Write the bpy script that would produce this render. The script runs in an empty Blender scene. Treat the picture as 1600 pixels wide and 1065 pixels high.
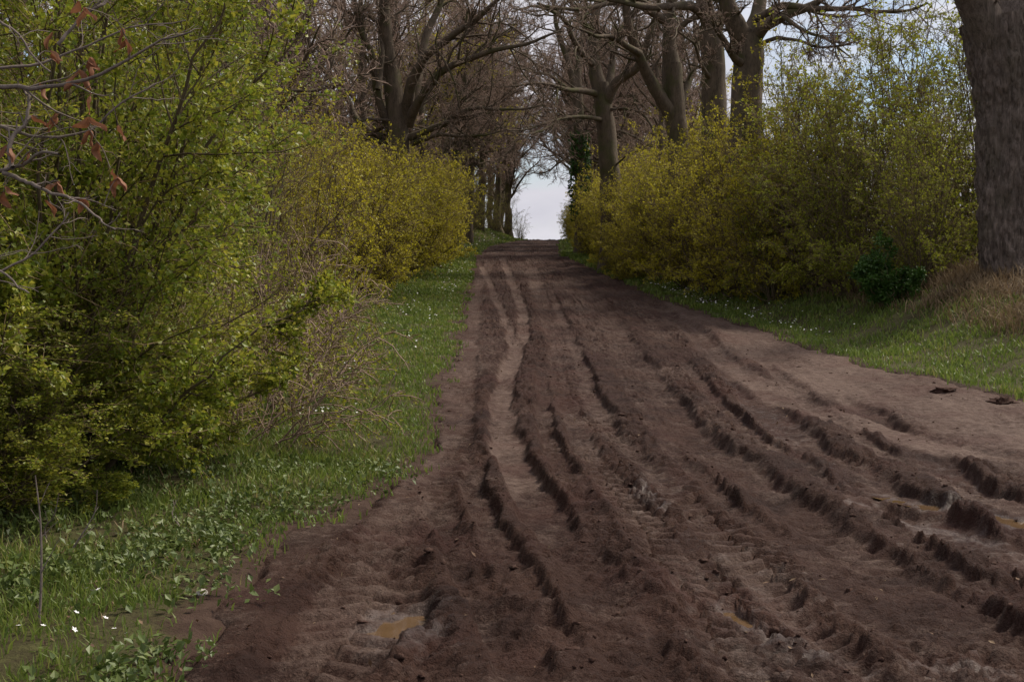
import bpy, math, random
import numpy as np
from mathutils import Vector

random.seed(7)
sc = bpy.context.scene
COL = sc.collection
R = math.radians

# ------------------------------------------------------------------ camera, sky, sun, exposure
CAM_H = 1.65
FPX = 2000.0                       # focal length in pixels of a 1600 px wide frame (45 mm)
PITCH = math.atan(82.5 / FPX)      # the eye line lies a little above the middle of the frame
cam_d = bpy.data.cameras.new('camera')
cam_d.lens = 45.0
cam_d.sensor_width = 36.0
cam_d.clip_start = 0.1
cam_d.clip_end = 3000.0
cam = bpy.data.objects.new('camera', cam_d)
cam.location = (0, 0, CAM_H)
cam.rotation_euler = (math.pi / 2 - PITCH, 0, 0)
COL.objects.link(cam)
sc.camera = cam

SUN_EL, SUN_AZ = R(52), R(58)     # azimuth measured clockwise from the view direction
world = bpy.data.worlds.new('World')
sc.world = world
world.use_nodes = True
wn, wl = world.node_tree.nodes, world.node_tree.links
wn.clear()
w_out = wn.new('ShaderNodeOutputWorld')
w_bg = wn.new('ShaderNodeBackground')
w_bg.inputs['Strength'].default_value = 0.1
w_sky = wn.new('ShaderNodeTexSky')
w_sky.sky_type = 'NISHITA'
w_sky.sun_disc = False
w_sky.sun_elevation = SUN_EL
w_sky.sun_rotation = SUN_AZ
w_co = wn.new('ShaderNodeTexCoord')
w_map = wn.new('ShaderNodeMapping')
w_map.inputs['Scale'].default_value = (1.0, 1.0, 2.6)
w_no = wn.new('ShaderNodeTexNoise')
w_no.inputs['Scale'].default_value = 3.2
w_no.inputs['Detail'].default_value = 8
w_no.inputs['Roughness'].default_value = 0.55
w_ramp = wn.new('ShaderNodeValToRGB')
w_ramp.color_ramp.elements[0].position = 0.38
w_ramp.color_ramp.elements[1].position = 0.52
w_mix = wn.new('ShaderNodeMixRGB')
w_no2 = wn.new('ShaderNodeTexNoise')
w_no2.inputs['Scale'].default_value = 5.5
w_no2.inputs['Detail'].default_value = 6
w_cl = wn.new('ShaderNodeValToRGB')
w_cl.color_ramp.elements[0].position = 0.3
w_cl.color_ramp.elements[0].color = (0.64, 0.63, 0.70, 1)
w_cl.color_ramp.elements[1].position = 0.7
w_cl.color_ramp.elements[1].color = (0.96, 0.93, 0.96, 1)
w_sc = wn.new('ShaderNodeVectorMath')
w_sc.operation = 'SCALE'
w_sc.inputs['Scale'].default_value = 8.0
wl.new(w_co.outputs['Generated'], w_map.inputs['Vector'])
wl.new(w_map.outputs['Vector'], w_no.inputs['Vector'])
wl.new(w_map.outputs['Vector'], w_no2.inputs['Vector'])
wl.new(w_no.outputs['Fac'], w_ramp.inputs['Fac'])
wl.new(w_no2.outputs['Fac'], w_cl.inputs['Fac'])
wl.new(w_cl.outputs['Color'], w_sc.inputs[0])
wl.new(w_ramp.outputs['Color'], w_mix.inputs['Fac'])
wl.new(w_sky.outputs['Color'], w_mix.inputs['Color1'])
wl.new(w_sc.outputs['Vector'], w_mix.inputs['Color2'])
wl.new(w_mix.outputs['Color'], w_bg.inputs['Color'])
wl.new(w_bg.outputs['Background'], w_out.inputs['Surface'])

sun_d = bpy.data.lights.new('sun', 'SUN')
sun_d.energy = 3.9
sun_d.angle = R(16)
sun_d.color = (1.0, 0.91, 0.78)
sun = bpy.data.objects.new('sun', sun_d)
sd = Vector((math.sin(SUN_AZ) * math.cos(SUN_EL), math.cos(SUN_AZ) * math.cos(SUN_EL), math.sin(SUN_EL)))
sun.rotation_euler = sd.to_track_quat('Z', 'Y').to_euler()
sun.location = (30, 20, 40)
COL.objects.link(sun)

sc.view_settings.view_transform = 'Standard'
sc.view_settings.look = 'None'
sc.view_settings.exposure = 0.3
sc.view_settings.gamma = 1.0
sc.view_settings.use_curve_mapping = False
sc.render.engine = 'CYCLES'
sc.cycles.max_bounces = 6
sc.cycles.diffuse_bounces = 3
sc.cycles.glossy_bounces = 2
sc.cycles.transmission_bounces = 3
sc.cycles.use_denoising = True


# ------------------------------------------------------------------ numpy noise
_rs = np.random.RandomState(11)
_perm = np.concatenate([_rs.permutation(256)] * 3)
_g3 = _rs.normal(size=(256, 3))
_g3 /= np.linalg.norm(_g3, axis=1)[:, None]


def pn(x, y, z=0.0):
    x, y, z = np.broadcast_arrays(np.asarray(x, float), np.asarray(y, float), np.asarray(z, float))
    xi, yi, zi = np.floor(x).astype(int), np.floor(y).astype(int), np.floor(z).astype(int)
    xf, yf, zf = x - xi, y - yi, z - zi
    u, v, w = (t * t * t * (t * (t * 6 - 15) + 10) for t in (xf, yf, zf))
    res = 0.0
    for a in (0, 1):
        for b in (0, 1):
            for c in (0, 1):
                h = _perm[_perm[_perm[(xi + a) & 255] + ((yi + b) & 255)] + ((zi + c) & 255)]
                g = _g3[h]
                d = g[..., 0] * (xf - a) + g[..., 1] * (yf - b) + g[..., 2] * (zf - c)
                res = res + d * (u if a else 1 - u) * (v if b else 1 - v) * (w if c else 1 - w)
    return res * 1.5


def fbm(x, y, z=0.0, o=4, lac=2.1, gain=0.5):
    r, a = 0.0, 1.0
    for i in range(o):
        r = r + a * pn(x + 17.3 * i, y - 9.1 * i, z)
        x, y, z = x * lac, y * lac, np.asarray(z) * lac
        a *= gain
    return r


def sst(t):
    t = np.clip(t, 0, 1)
    return t * t * (3 - 2 * t)


# ------------------------------------------------------------------ terrain functions (metres, Y away from the camera)
_yy = np.linspace(-60, 420, 4801)
_pp = np.interp(_yy, [-60, 0, 8, 13, 25, 38, 52, 66, 85, 105, 112, 140, 200, 420],
                [-1.2, -0.05, 0, 0.03, 0.40, 1.08, 2.17, 3.28, 4.42, 5.60, 5.75, 5.0, 3.0, -2.0])
_k = np.exp(-np.linspace(-2, 2, 41) ** 2)
_pp = np.convolve(np.pad(_pp, 20, mode='edge'), _k / _k.sum(), mode='valid')


def prof(y):
    return np.interp(y, _yy, _pp)


def XL(y):
    return np.interp(y, [4, 6, 7.3, 9.0, 10.2, 11.5, 13, 17.5, 25, 38, 52, 66, 85, 105, 115, 140],
                     [-1.55, -1.42, -1.46, -1.42, -0.95, -0.80, -0.86, -0.96, -1.06, -1.43, -1.56, -1.8, -1.3, 1.0, 2.0, 4.5])


def XR(y):
    return np.interp(y, [4, 8, 12, 17, 21, 28, 36, 43, 57, 66, 85, 105, 115, 140],
                     [4.6, 5.6, 6.6, 6.9, 6.2, 5.9, 5.2, 4.6, 3.4, 2.6, 2.9, 3.9, 5.0, 7.5])


def edge_noise(x, y):
    return 0.26 * fbm(x * 0.6, y * 0.45, 3.1, 3) + 0.16 * pn(x * 2.4, y * 1.8, 8.8) + 0.08 * pn(x * 6.5, y * 5.0, 2.8)


def inside(x, y):
    """distance in metres inside the bare mud, negative outside it"""
    return np.minimum(x - XL(y), XR(y) - x) + edge_noise(x, y) * np.clip(0.7 + 0.02 * y, 0.8, 1.0)


def ground(x, y):
    x, y = np.asarray(x, float), np.asarray(y, float)
    hr = np.interp(y, [0, 10, 20, 28, 40, 60, 110, 200], [0.3, 0.6, 1.0, 1.4, 1.15, 0.9, 0.8, 0.8])
    hl = np.interp(y, [0, 30, 60, 90, 115, 200], [0.12, 0.15, 0.4, 1.0, 0.9, 0.5])
    b = hr * sst((x - XR(y) - 0.7) / 4.6) + hl * sst((XL(y) - 0.5 - x) / 3.2)
    far = sst((np.abs(x) - 25) / 60.0)
    n = 0.05 * pn(x * 0.7, y * 0.7) + 0.025 * pn(x * 2.1, y * 2.1, 4.0)
    z = prof(y) * (1 - 0.55 * far) + b * (1 - far) + n
    return z


def gp(px, py):
    """point of the track surface that the photograph shows at this spot"""
    d = np.arange(3.5, 130, 0.02)
    # ray in camera space, turned down by the pitch
    cx, cy = (px - 800) / FPX, (532.5 - py) / FPX
    dy = math.cos(PITCH) + cy * math.sin(PITCH)
    dz = -math.sin(PITCH) + cy * math.cos(PITCH)
    zz = CAM_H + dz / dy * d
    i = np.argmax(zz < prof(d)) if np.any(zz < prof(d)) else len(d) - 1
    return cx / dy * d[i], d[i]


def at(px, py, Y):
    """point at depth Y"""
    cx, cy = (px - 800) / FPX, (532.5 - py) / FPX
    dy = math.cos(PITCH) + cy * math.sin(PITCH)
    dz = -math.sin(PITCH) + cy * math.cos(PITCH)
    return np.array([cx / dy * Y, Y, CAM_H + dz / dy * Y])


# ------------------------------------------------------------------ mesh building
def mesh_from(name, verts, faces, smooth=True, attrs=None, mats=None):
    """faces: list of integer arrays (n,3) / (n,4)"""
    me = bpy.data.meshes.new(name)
    verts = np.asarray(verts, np.float32)
    faces = [np.asarray(f, np.int32) for f in faces if len(f)]
    me.vertices.add(len(verts))
    me.vertices.foreach_set('co', verts.ravel())
    loops = np.concatenate([f.ravel() for f in faces])
    tot = np.concatenate([np.full(len(f), f.shape[1], np.int32) for f in faces])
    start = np.concatenate([[0], np.cumsum(tot)[:-1]]).astype(np.int32)
    me.loops.add(len(loops))
    me.loops.foreach_set('vertex_index', loops)
    me.polygons.add(len(tot))
    me.polygons.foreach_set('loop_start', start)
    me.polygons.foreach_set('loop_total', tot)
    me.polygons.foreach_set('use_smooth', np.full(len(tot), smooth, bool))
    me.update(calc_edges=True)
    for k, v in (attrs or {}).items():
        a = me.attributes.new(k, 'FLOAT', 'POINT')
        a.data.foreach_set('value', np.asarray(v, np.float32).ravel())
    if mats:
        me.materials.append(mats)
    return me


def put(name, me, parent=None, loc=(0, 0, 0), label=None, cat=None, group=None, kind=None):
    o = bpy.data.objects.new(name, me)
    COL.objects.link(o)
    o.location = loc
    if parent is not None:
        o.parent = parent
    for k, v in (('label', label), ('category', cat), ('group', group), ('kind', kind)):
        if v:
            o[k] = v
    return o


def thing(name, loc, label, cat, group=None, rz=0.0, s=(1, 1, 1)):
    o = put(name, None, None, loc, label, cat, group)
    o.rotation_euler = (0, 0, rz)
    o.scale = s
    o.empty_display_size = 0.3
    return o


def copy_tree(src, loc, rz, s, label=None, group=None):
    c = src.copy()
    COL.objects.link(c)
    c.location = loc
    c.rotation_euler = (0, 0, rz)
    c.scale = s
    if label:
        c['label'] = label
    if group:
        c['group'] = group
    for ch in list(src.children):
        d = ch.copy()
        COL.objects.link(d)
        d.parent = c
        for g in list(ch.children):
            e = g.copy()
            COL.objects.link(e)
            e.parent = d
    return c


# ------------------------------------------------------------------ procedural materials
class NT:
    def __init__(self, name):
        self.m = bpy.data.materials.new(name)
        self.m.use_nodes = True
        self.n, self.l = self.m.node_tree.nodes, self.m.node_tree.links
        self.b = self.n['Principled BSDF']
        self.out = self.n['Material Output']

    def node(self, t, **kw):
        n = self.n.new(t)
        for k, v in kw.items():
            if k in n.inputs:
                n.inputs[k].default_value = v
            else:
                setattr(n, k, v)
        return n

    def coord(self, kind='Object', scale=None):
        c = self.node('ShaderNodeTexCoord')
        if scale is None:
            return c.outputs[kind]
        m = self.node('ShaderNodeMapping')
        m.inputs['Scale'].default_value = scale
        self.l.new(c.outputs[kind], m.inputs['Vector'])
        return m.outputs['Vector']

    def noise(self, vec, scale, detail=4, rough=0.55):
        n = self.node('ShaderNodeTexNoise', Scale=scale, Detail=detail, Roughness=rough)
        self.l.new(vec, n.inputs['Vector'])
        return n.outputs['Fac']

    def attr(self, name):
        return self.node('ShaderNodeAttribute', attribute_name=name).outputs['Fac']

    def ramp(self, fac, stops):
        r = self.node('ShaderNodeValToRGB')
        e = r.color_ramp.elements
        while len(e) < len(stops):
            e.new(0.5)
        for el, (p, c) in zip(e, stops):
            el.position = p
            el.color = tuple(c) + (1,) if len(c) == 3 else c
        self.l.new(fac, r.inputs['Fac'])
        return r.outputs['Color']

    def mix(self, fac, a, b, mode='MIX'):
        m = self.node('ShaderNodeMixRGB', blend_type=mode)
        for s, v in ((m.inputs['Fac'], fac), (m.inputs['Color1'], a), (m.inputs['Color2'], b)):
            if isinstance(v, (int, float)):
                s.default_value = v
            elif isinstance(v, tuple):
                s.default_value = v + (1,) if len(v) == 3 else v
            else:
                self.l.new(v, s)
        return m.outputs['Color']

    def math(self, op, a, b=0.0, c=None):
        m = self.node('ShaderNodeMath', operation=op)
        for s, v in zip(m.inputs, (a, b, c)):
            if v is None:
                continue
            if isinstance(v, (int, float)):
                s.default_value = v
            else:
                self.l.new(v, s)
        return m.outputs[0]

    def bump(self, h, strength, dist):
        b = self.node('ShaderNodeBump', Strength=strength, Distance=dist)
        self.l.new(h, b.inputs['Height'])
        return b.outputs['Normal']

    def set(self, **kw):
        for k, v in kw.items():
            k = k.replace('_', ' ')
            s = self.b.inputs[k]
            if isinstance(v, (int, float)):
                s.default_value = v
            elif isinstance(v, tuple):
                s.default_value = v + (1,) if len(v) == 3 else v
            else:
                self.l.new(v, s)


def mat_mud():
    t = NT('mud')
    co = t.coord('Object')
    dry, wet = t.attr('dry'), t.attr('wet')
    n1 = t.noise(co, 1.3, 5)
    n2 = t.noise(co, 9.0, 6, 0.65)
    n3 = t.noise(co, 60.0, 4, 0.7)
    moist = t.ramp(n1, [(0.30, (0.026, 0.0115, 0.0080)), (0.5, (0.043, 0.0200, 0.0138)), (0.70, (0.064, 0.0330, 0.0230))])
    dryc = t.ramp(n2, [(0.3, (0.094, 0.060, 0.046)), (0.7, (0.150, 0.104, 0.083))])
    f = t.math('ADD', t.math('MULTIPLY', t.math('SUBTRACT', n2, 0.5), 1.3), dry)
    f = t.math('ADD', f, t.math('MULTIPLY', t.math('SUBTRACT', n3, 0.5), 0.9))
    f = t.ramp(f, [(0.15, (0, 0, 0)), (0.85, (1, 1, 1))])
    c = t.mix(f, moist, dryc)
    red = t.ramp(t.noise(co, 0.8, 3), [(0.5, (0, 0, 0)), (0.68, (1, 1, 1))])
    c = t.mix(t.math('MULTIPLY', red, 0.40), c, (0.060, 0.023, 0.018))
    grit = t.ramp(n3, [(0.35, (0.62, 0.60, 0.60)), (0.6, (1, 1, 1))])
    c = t.mix(0.6, c, grit, 'MULTIPLY')
    ws = t.math('ADD', wet, t.math('MULTIPLY', t.math('SUBTRACT', n2, 0.5), 1.1))
    ws = t.ramp(ws, [(0.30, (0, 0, 0)), (0.95, (1, 1, 1))])
    c = t.mix(t.math('MULTIPLY', ws, 0.45), c, (0.034, 0.019, 0.014))
    rough = t.mix(ws, (0.78, 0.78, 0.78), (0.24, 0.24, 0.24))
    n4 = t.noise(co, 24.0, 5, 0.7)
    h = t.math('ADD', t.math('MULTIPLY', n4, 0.8), t.math('MULTIPLY', n3, 0.4))
    smooth = t.math('SUBTRACT', 1.0, t.math('MULTIPLY', t.attr('smooth'), 0.75))
    h = t.math('MULTIPLY', h, smooth)
    h = t.math('MULTIPLY', h, t.math('SUBTRACT', 1.0, t.math('MULTIPLY', ws, 0.55)))
    t.set(Base_Color=c, Roughness=rough, Normal=t.bump(h, 1.0, 0.06))
    t.set(Specular_IOR_Level=t.mix(ws, (0.12, 0.12, 0.12), (0.40, 0.40, 0.40)))
    return t.m


def mat_clod():
    t = NT('mud_clod')
    co = t.coord('Object')
    n = t.noise(co, 6.0, 5)
    c = t.ramp(n, [(0.3, (0.034, 0.0155, 0.0110)), (0.7, (0.072, 0.041, 0.030))])
    t.set(Base_Color=c, Roughness=0.85, Normal=t.bump(t.noise(co, 45.0, 5, 0.7), 0.8, 0.015))
    t.b.inputs['Specular IOR Level'].default_value = 0.12
    return t.m


def mat_soil():
    t = NT('soil')
    co = t.coord('Object')
    s = t.attr('soil')
    n1, n2, n3 = t.noise(co, 0.9, 4), t.noise(co, 7.0, 6, 0.65), t.noise(co, 40.0, 4, 0.7)
    g = t.ramp(n2, [(0.3, (0.040, 0.028, 0.014)), (0.5, (0.055, 0.050, 0.018)), (0.7, (0.080, 0.078, 0.026))])
    d = t.ramp(n2, [(0.3, (0.034, 0.017, 0.011)), (0.7, (0.070, 0.042, 0.030))])
    f = t.math('ADD', s, t.math('MULTIPLY', t.math('SUBTRACT', n1, 0.5), 1.2))
    f = t.math('ADD', f, t.math('MULTIPLY', t.math('SUBTRACT', n3, 0.5), 1.2))
    f = t.ramp(f, [(0.25, (0, 0, 0)), (0.75, (1, 1, 1))])
    c = t.mix(f, g, d)
    t.set(Base_Color=c, Roughness=0.95, Normal=t.bump(t.math('ADD', n2, n3), 0.8, 0.04))
    t.b.inputs['Specular IOR Level'].default_value = 0.2
    return t.m


def mat_leaf(name, stops, scale=1.2, trans=0.35, rough=0.55, spec=0.35):
    t = NT(name)
    co = t.node('ShaderNodeNewGeometry').outputs['Position']
    v = t.attr('tint')
    f = t.math('ADD', t.math('MULTIPLY', t.noise(co, scale, 3), 0.55), t.math('MULTIPLY', v, 0.45))
    oi = t.node('ShaderNodeObjectInfo')
    f = t.math('ADD', f, t.math('MULTIPLY', t.math('SUBTRACT', oi.outputs['Random'], 0.5), 0.22))
    c = t.ramp(f, stops)
    t.set(Base_Color=c, Roughness=rough)
    t.b.inputs['Specular IOR Level'].default_value = spec
    tr = t.node('ShaderNodeBsdfTranslucent')
    t.l.new(c, tr.inputs['Color'])
    ms = t.node('ShaderNodeMixShader')
    ms.inputs[0].default_value = trans
    t.l.new(t.b.outputs[0], ms.inputs[1])
    t.l.new(tr.outputs[0], ms.inputs[2])
    t.l.new(ms.outputs[0], t.out.inputs['Surface'])
    return t.m


def mat_bark(name, dark, light, moss=0.0, scale=5.0, zs=0.25, bump=0.03):
    t = NT(name)
    co = t.coord('Object', (1, 1, zs))
    co0 = t.coord('Object')
    n1, n2 = t.noise(co, scale, 6, 0.65), t.noise(co0, 1.1, 4)
    n3 = t.noise(co, scale * 4, 5, 0.7)
    c = t.ramp(t.math('ADD', t.math('MULTIPLY', n1, 0.6), t.math('MULTIPLY', n3, 0.4)), [(0.35, dark), (0.65, light)])
    if moss:
        mf = t.ramp(t.math('ADD', n2, t.math('MULTIPLY', t.math('SUBTRACT', n3, 0.5), 0.5)), [(0.5, (0, 0, 0)), (0.66, (1, 1, 1))])
        c = t.mix(t.math('MULTIPLY', mf, moss), c, (0.060, 0.062, 0.018))
    t.set(Base_Color=c, Roughness=0.9, Normal=t.bump(t.math('ADD', n1, t.math('MULTIPLY', n3, 0.5)), 0.9, bump))
    t.b.inputs['Specular IOR Level'].default_value = 0.2
    return t.m


def mat_plain(name, stops, scale=8.0, rough=0.8, spec=0.3):
    t = NT(name)
    co = t.coord('Object')
    c = t.ramp(t.noise(co, scale, 4), stops)
    t.set(Base_Color=c, Roughness=rough)
    t.b.inputs['Specular IOR Level'].default_value = spec
    return t.m


def mat_water():
    t = NT('puddle_water')
    co = t.coord('Object')
    c = t.ramp(t.noise(co, 5.0, 4), [(0.3, (0.085, 0.050, 0.024)), (0.7, (0.115, 0.070, 0.036))])
    t.set(Base_Color=c, Roughness=0.04, Normal=t.bump(t.noise(co, 7.0, 2), 0.05, 0.01))
    t.b.inputs['IOR'].default_value = 1.33
    return t.m


M = {
    'mud': mat_mud(), 'clod': mat_clod(), 'soil': mat_soil(), 'water': mat_water(),
    'grass': mat_leaf('grass', [(0.22, (0.085, 0.125, 0.022)), (0.48, (0.125, 0.180, 0.030)), (0.68, (0.190, 0.235, 0.045)), (0.80, (0.270, 0.235, 0.085))], 0.8, 0.4, 0.5),
    'drygrass': mat_leaf('dry_grass', [(0.25, (0.13, 0.085, 0.045)), (0.5, (0.21, 0.145, 0.078)), (0.8, (0.30, 0.22, 0.125))], 1.0, 0.2, 0.8),
    'weed': mat_leaf('weed_leaf', [(0.25, (0.060, 0.090, 0.018)), (0.5, (0.096, 0.132, 0.030)), (0.8, (0.162, 0.190, 0.056))], 1.5, 0.2, 0.5),
    'haw': mat_leaf('hawthorn_leaf', [(0.2, (0.118, 0.172, 0.018)), (0.5, (0.237, 0.272, 0.029)), (0.8, (0.434, 0.394, 0.052))], 0.8, 0.45, 0.45, 0.4),
    'horn': mat_leaf('hornbeam_leaf', [(0.2, (0.289, 0.268, 0.018)), (0.5, (0.428, 0.376, 0.026)), (0.8, (0.567, 0.505, 0.047))], 0.6, 0.5, 0.5),
    'green': mat_leaf('spring_leaf', [(0.2, (0.173, 0.202, 0.016)), (0.5, (0.270, 0.290, 0.026)), (0.8, (0.400, 0.378, 0.044))], 0.6, 0.5, 0.5),
    'ever': mat_leaf('evergreen_leaf', [(0.2, (0.022, 0.050, 0.008)), (0.5, (0.036, 0.085, 0.010)), (0.8, (0.060, 0.115, 0.016))], 2.0, 0.2, 0.5, 0.3),
    'dead': mat_leaf('dead_leaf', [(0.2, (0.16, 0.060, 0.026)), (0.5, (0.25, 0.105, 0.050)), (0.8, (0.33, 0.165, 0.090))], 9.0, 0.25, 0.7),
    'litter': mat_leaf('leaf_litter', [(0.2, (0.06, 0.032, 0.018)), (0.5, (0.13, 0.075, 0.042)), (0.8, (0.24, 0.17, 0.10))], 9.0, 0.1, 0.8),
    'white': mat_plain('petal', [(0.3, (0.72, 0.70, 0.68)), (0.7, (0.82, 0.80, 0.80))]),
    'stone': mat_plain('pale_stone', [(0.3, (0.30, 0.27, 0.24)), (0.7, (0.48, 0.44, 0.40))], 14.0, 0.9),
    'bark': mat_bark('bark', (0.055, 0.042, 0.028), (0.145, 0.110, 0.078), 0.85, 5.0, 0.3, 0.03),
    'oak': mat_bark('oak_bark', (0.075, 0.058, 0.046), (0.330, 0.255, 0.210), 0.25, 13.0, 0.11, 0.14),
    'twig': mat_bark('twig_bark', (0.200, 0.138, 0.104), (0.330, 0.238, 0.185), 0.0, 4.0, 1.0, 0.005),
    'stem': mat_bark('stem_bark', (0.070, 0.052, 0.030), (0.150, 0.115, 0.070), 0.4, 8.0, 1.0, 0.005),
    'shoot': mat_bark('shoot_bark', (0.130, 0.090, 0.045), (0.270, 0.195, 0.105), 0.0, 6.0, 1.0, 0.004),
    'grey': mat_bark('grey_twig', (0.105, 0.082, 0.070), (0.230, 0.185, 0.160), 0.15, 14.0, 0.6, 0.004),
}


# ------------------------------------------------------------------ the muddy track
# wheel ruts: points read off the track, nearest last; half width, depth, tread, dryness, wetness, berm height
def path(pts):
    w = sorted([gp(*p) for p in pts], key=lambda q: q[1])
    return np.array([q[1] for q in w]), np.array([q[0] for q in w])


RUTS = [  # path, half width, depth, tread depth, dry, wet, berm
    (path([(770, 405), (745, 450), (738, 500), (725, 560), (712, 640), (690, 720), (652, 800), (600, 900), (520, 1000), (470, 1065)]), 0.30, 0.05, 0.030, 0.55, 0.15, 0.05),
    (path([(860, 400), (905, 440), (950, 490), (990, 560), (1040, 640), (1120, 715), (1230, 800), (1370, 900), (1560, 1020)]), 0.34, 0.10, 0.020, 0.25, 0.10, 0.10),
    (path([(890, 400), (1000, 450), (1090, 520), (1150, 590), (1240, 680), (1370, 765), (1500, 830), (1680, 900)]), 0.30, 0.11, 0.0, 0.20, 0.40, 0.09),
    (path([(1310, 625), (1420, 690), (1520, 760), (1600, 815), (1720, 900)]), 0.26, 0.11, 0.0, 0.25, 0.40, 0.08),
    (path([(1120, 560), (1230, 625), (1400, 680), (1600, 730)]), 0.32, 0.03, 0.010, 0.85, 0.0, 0.02),
    (path([(830, 415), (850, 480), (880, 540), (890, 600), (930, 680), (1010, 770), (1090, 850), (1180, 950), (1290, 1065)]), 0.34, 0.09, 0.040, 0.50, 0.30, 0.09),
    (path([(1000, 690), (1060, 750), (1140, 830), (1260, 930), (1400, 1040), (1440, 1065)]), 0.26, 0.07, 0.038, 0.45, 0.30, 0.09),
    (path([(690, 745), (705, 810), (740, 890), (780, 960), (830, 1065)]), 0.17, 0.10, 0.012, 0.20, 0.10, 0.10),
    (path([(785, 402), (800, 440), (817, 480), (820, 520), (800, 570), (786, 610), (782, 650), (797, 700), (815, 745), (850, 800), (890, 870), (940, 950), (1010, 1065)]), 0.20, 0.07, 0.006, 0.80, 0.05, 0.06),
    (path([(750, 410), (765, 440), (790, 500), (805, 545)]), 0.16, 0.05, 0.0, 0.75, 0.0, 0.04),
    (path([(960, 560), (985, 620), (1040, 690), (1130, 770), (1260, 870), (1420, 990)]), 0.11, 0.05, 0.015, 0.30, 0.15, 0.06),
    (path([(1060, 560), (1120, 630), (1230, 715), (1380, 820), (1560, 930)]), 0.13, 0.05, 0.020, 0.30, 0.25, 0.06),
    (path([(735, 690), (750, 770), (780, 850), (825, 930), (900, 1040)]), 0.12, 0.05, 0.015, 0.25, 0.10, 0.06),
    (path([(845, 560), (850, 640), (870, 720), (915, 800), (975, 890), (1060, 1010)]), 0.12, 0.04, 0.020, 0.35, 0.15, 0.05),
    (path([(1180, 560), (1290, 650), (1430, 730), (1600, 800)]), 0.14, 0.04, 0.0, 0.60, 0.0, 0.05),
    (path([(860, 450), (890, 520), (915, 590), (945, 650)]), 0.14, 0.05, 0.010, 0.45, 0.1, 0.06),
    (path([(890, 640), (905, 690), (960, 770), (1010, 840), (1060, 910), (1130, 1000), (1180, 1065)]), 0.17, 0.05, 0.045, 0.40, 0.25, 0.06),
]
PUDDLES = [  # centre, half width, half length, direction (dx per metre of y)
    ((628, 962), 0.15, 0.26, 0.05), ((1580, 808), 0.13, 0.80, -0.55), ((1155, 945), 0.05, 0.20, -0.20),
]
FILMS = [((620, 990), 0.30, 0.40, 0.0), ((1190, 970), 0.10, 0.60, -0.20), ((1285, 1020), 0.16, 0.35, -0.2), ((1010, 775), 0.09, 0.8, -0.10), ((1500, 1045), 0.25, 0.2, -0.3), ((1420, 800), 0.14, 0.9, -0.5)]
PUD = []


def set_puddles():
    found = []
    for (c, rx, ry, sh) in PUDDLES:
        x, y = gp(*c)
        gx, gy = np.meshgrid(np.linspace(-1, 1, 15), np.linspace(-1, 1, 15))
        z = mud(x + gx * rx + sh * gy * ry, y + gy * ry)[0]
        found.append((x, y, rx, ry, sh, float(np.percentile(z, 30)) + 0.004))
    PUD.extend(found)


def pud_r(x, y, p):
    dy = y - p[1]
    dx = (x - p[0]) - p[4] * dy
    return np.sqrt((dx / p[2]) ** 2 + (dy / p[3]) ** 2) + 0.7 * pn(x * 6, y * 5, 2.2) + 0.35 * pn(x * 15, y * 13, 5.1)


def crumb(x, y, z):
    """lumpy, torn earth from hand-sized down to thumb-sized lumps, about 0 to 1"""
    wx = x + 0.08 * pn(x * 3.0, y * 3.0, z + 40)
    a = np.abs(pn(wx * 4.0, y * 3.3, z)) * 2.0
    b = np.abs(pn(wx * 8.5, y * 7.0, z + 3.3)) * 2.0
    c = np.abs(pn(wx * 17.0, y * 14.0, z + 6.1)) * 2.0
    d = pn(x * 34.0, y * 27.0, z + 9.7)
    return 0.34 * np.sqrt(a) + 0.34 * np.sqrt(b) + 0.22 * np.sqrt(c) + 0.13 * d - 0.25


_ty = np.linspace(0, 140, 7001)


def py1(y, f, a, b):
    """noise that varies along the track only"""
    return np.interp(y, _ty, pn(_ty * f, a, b))


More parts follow.
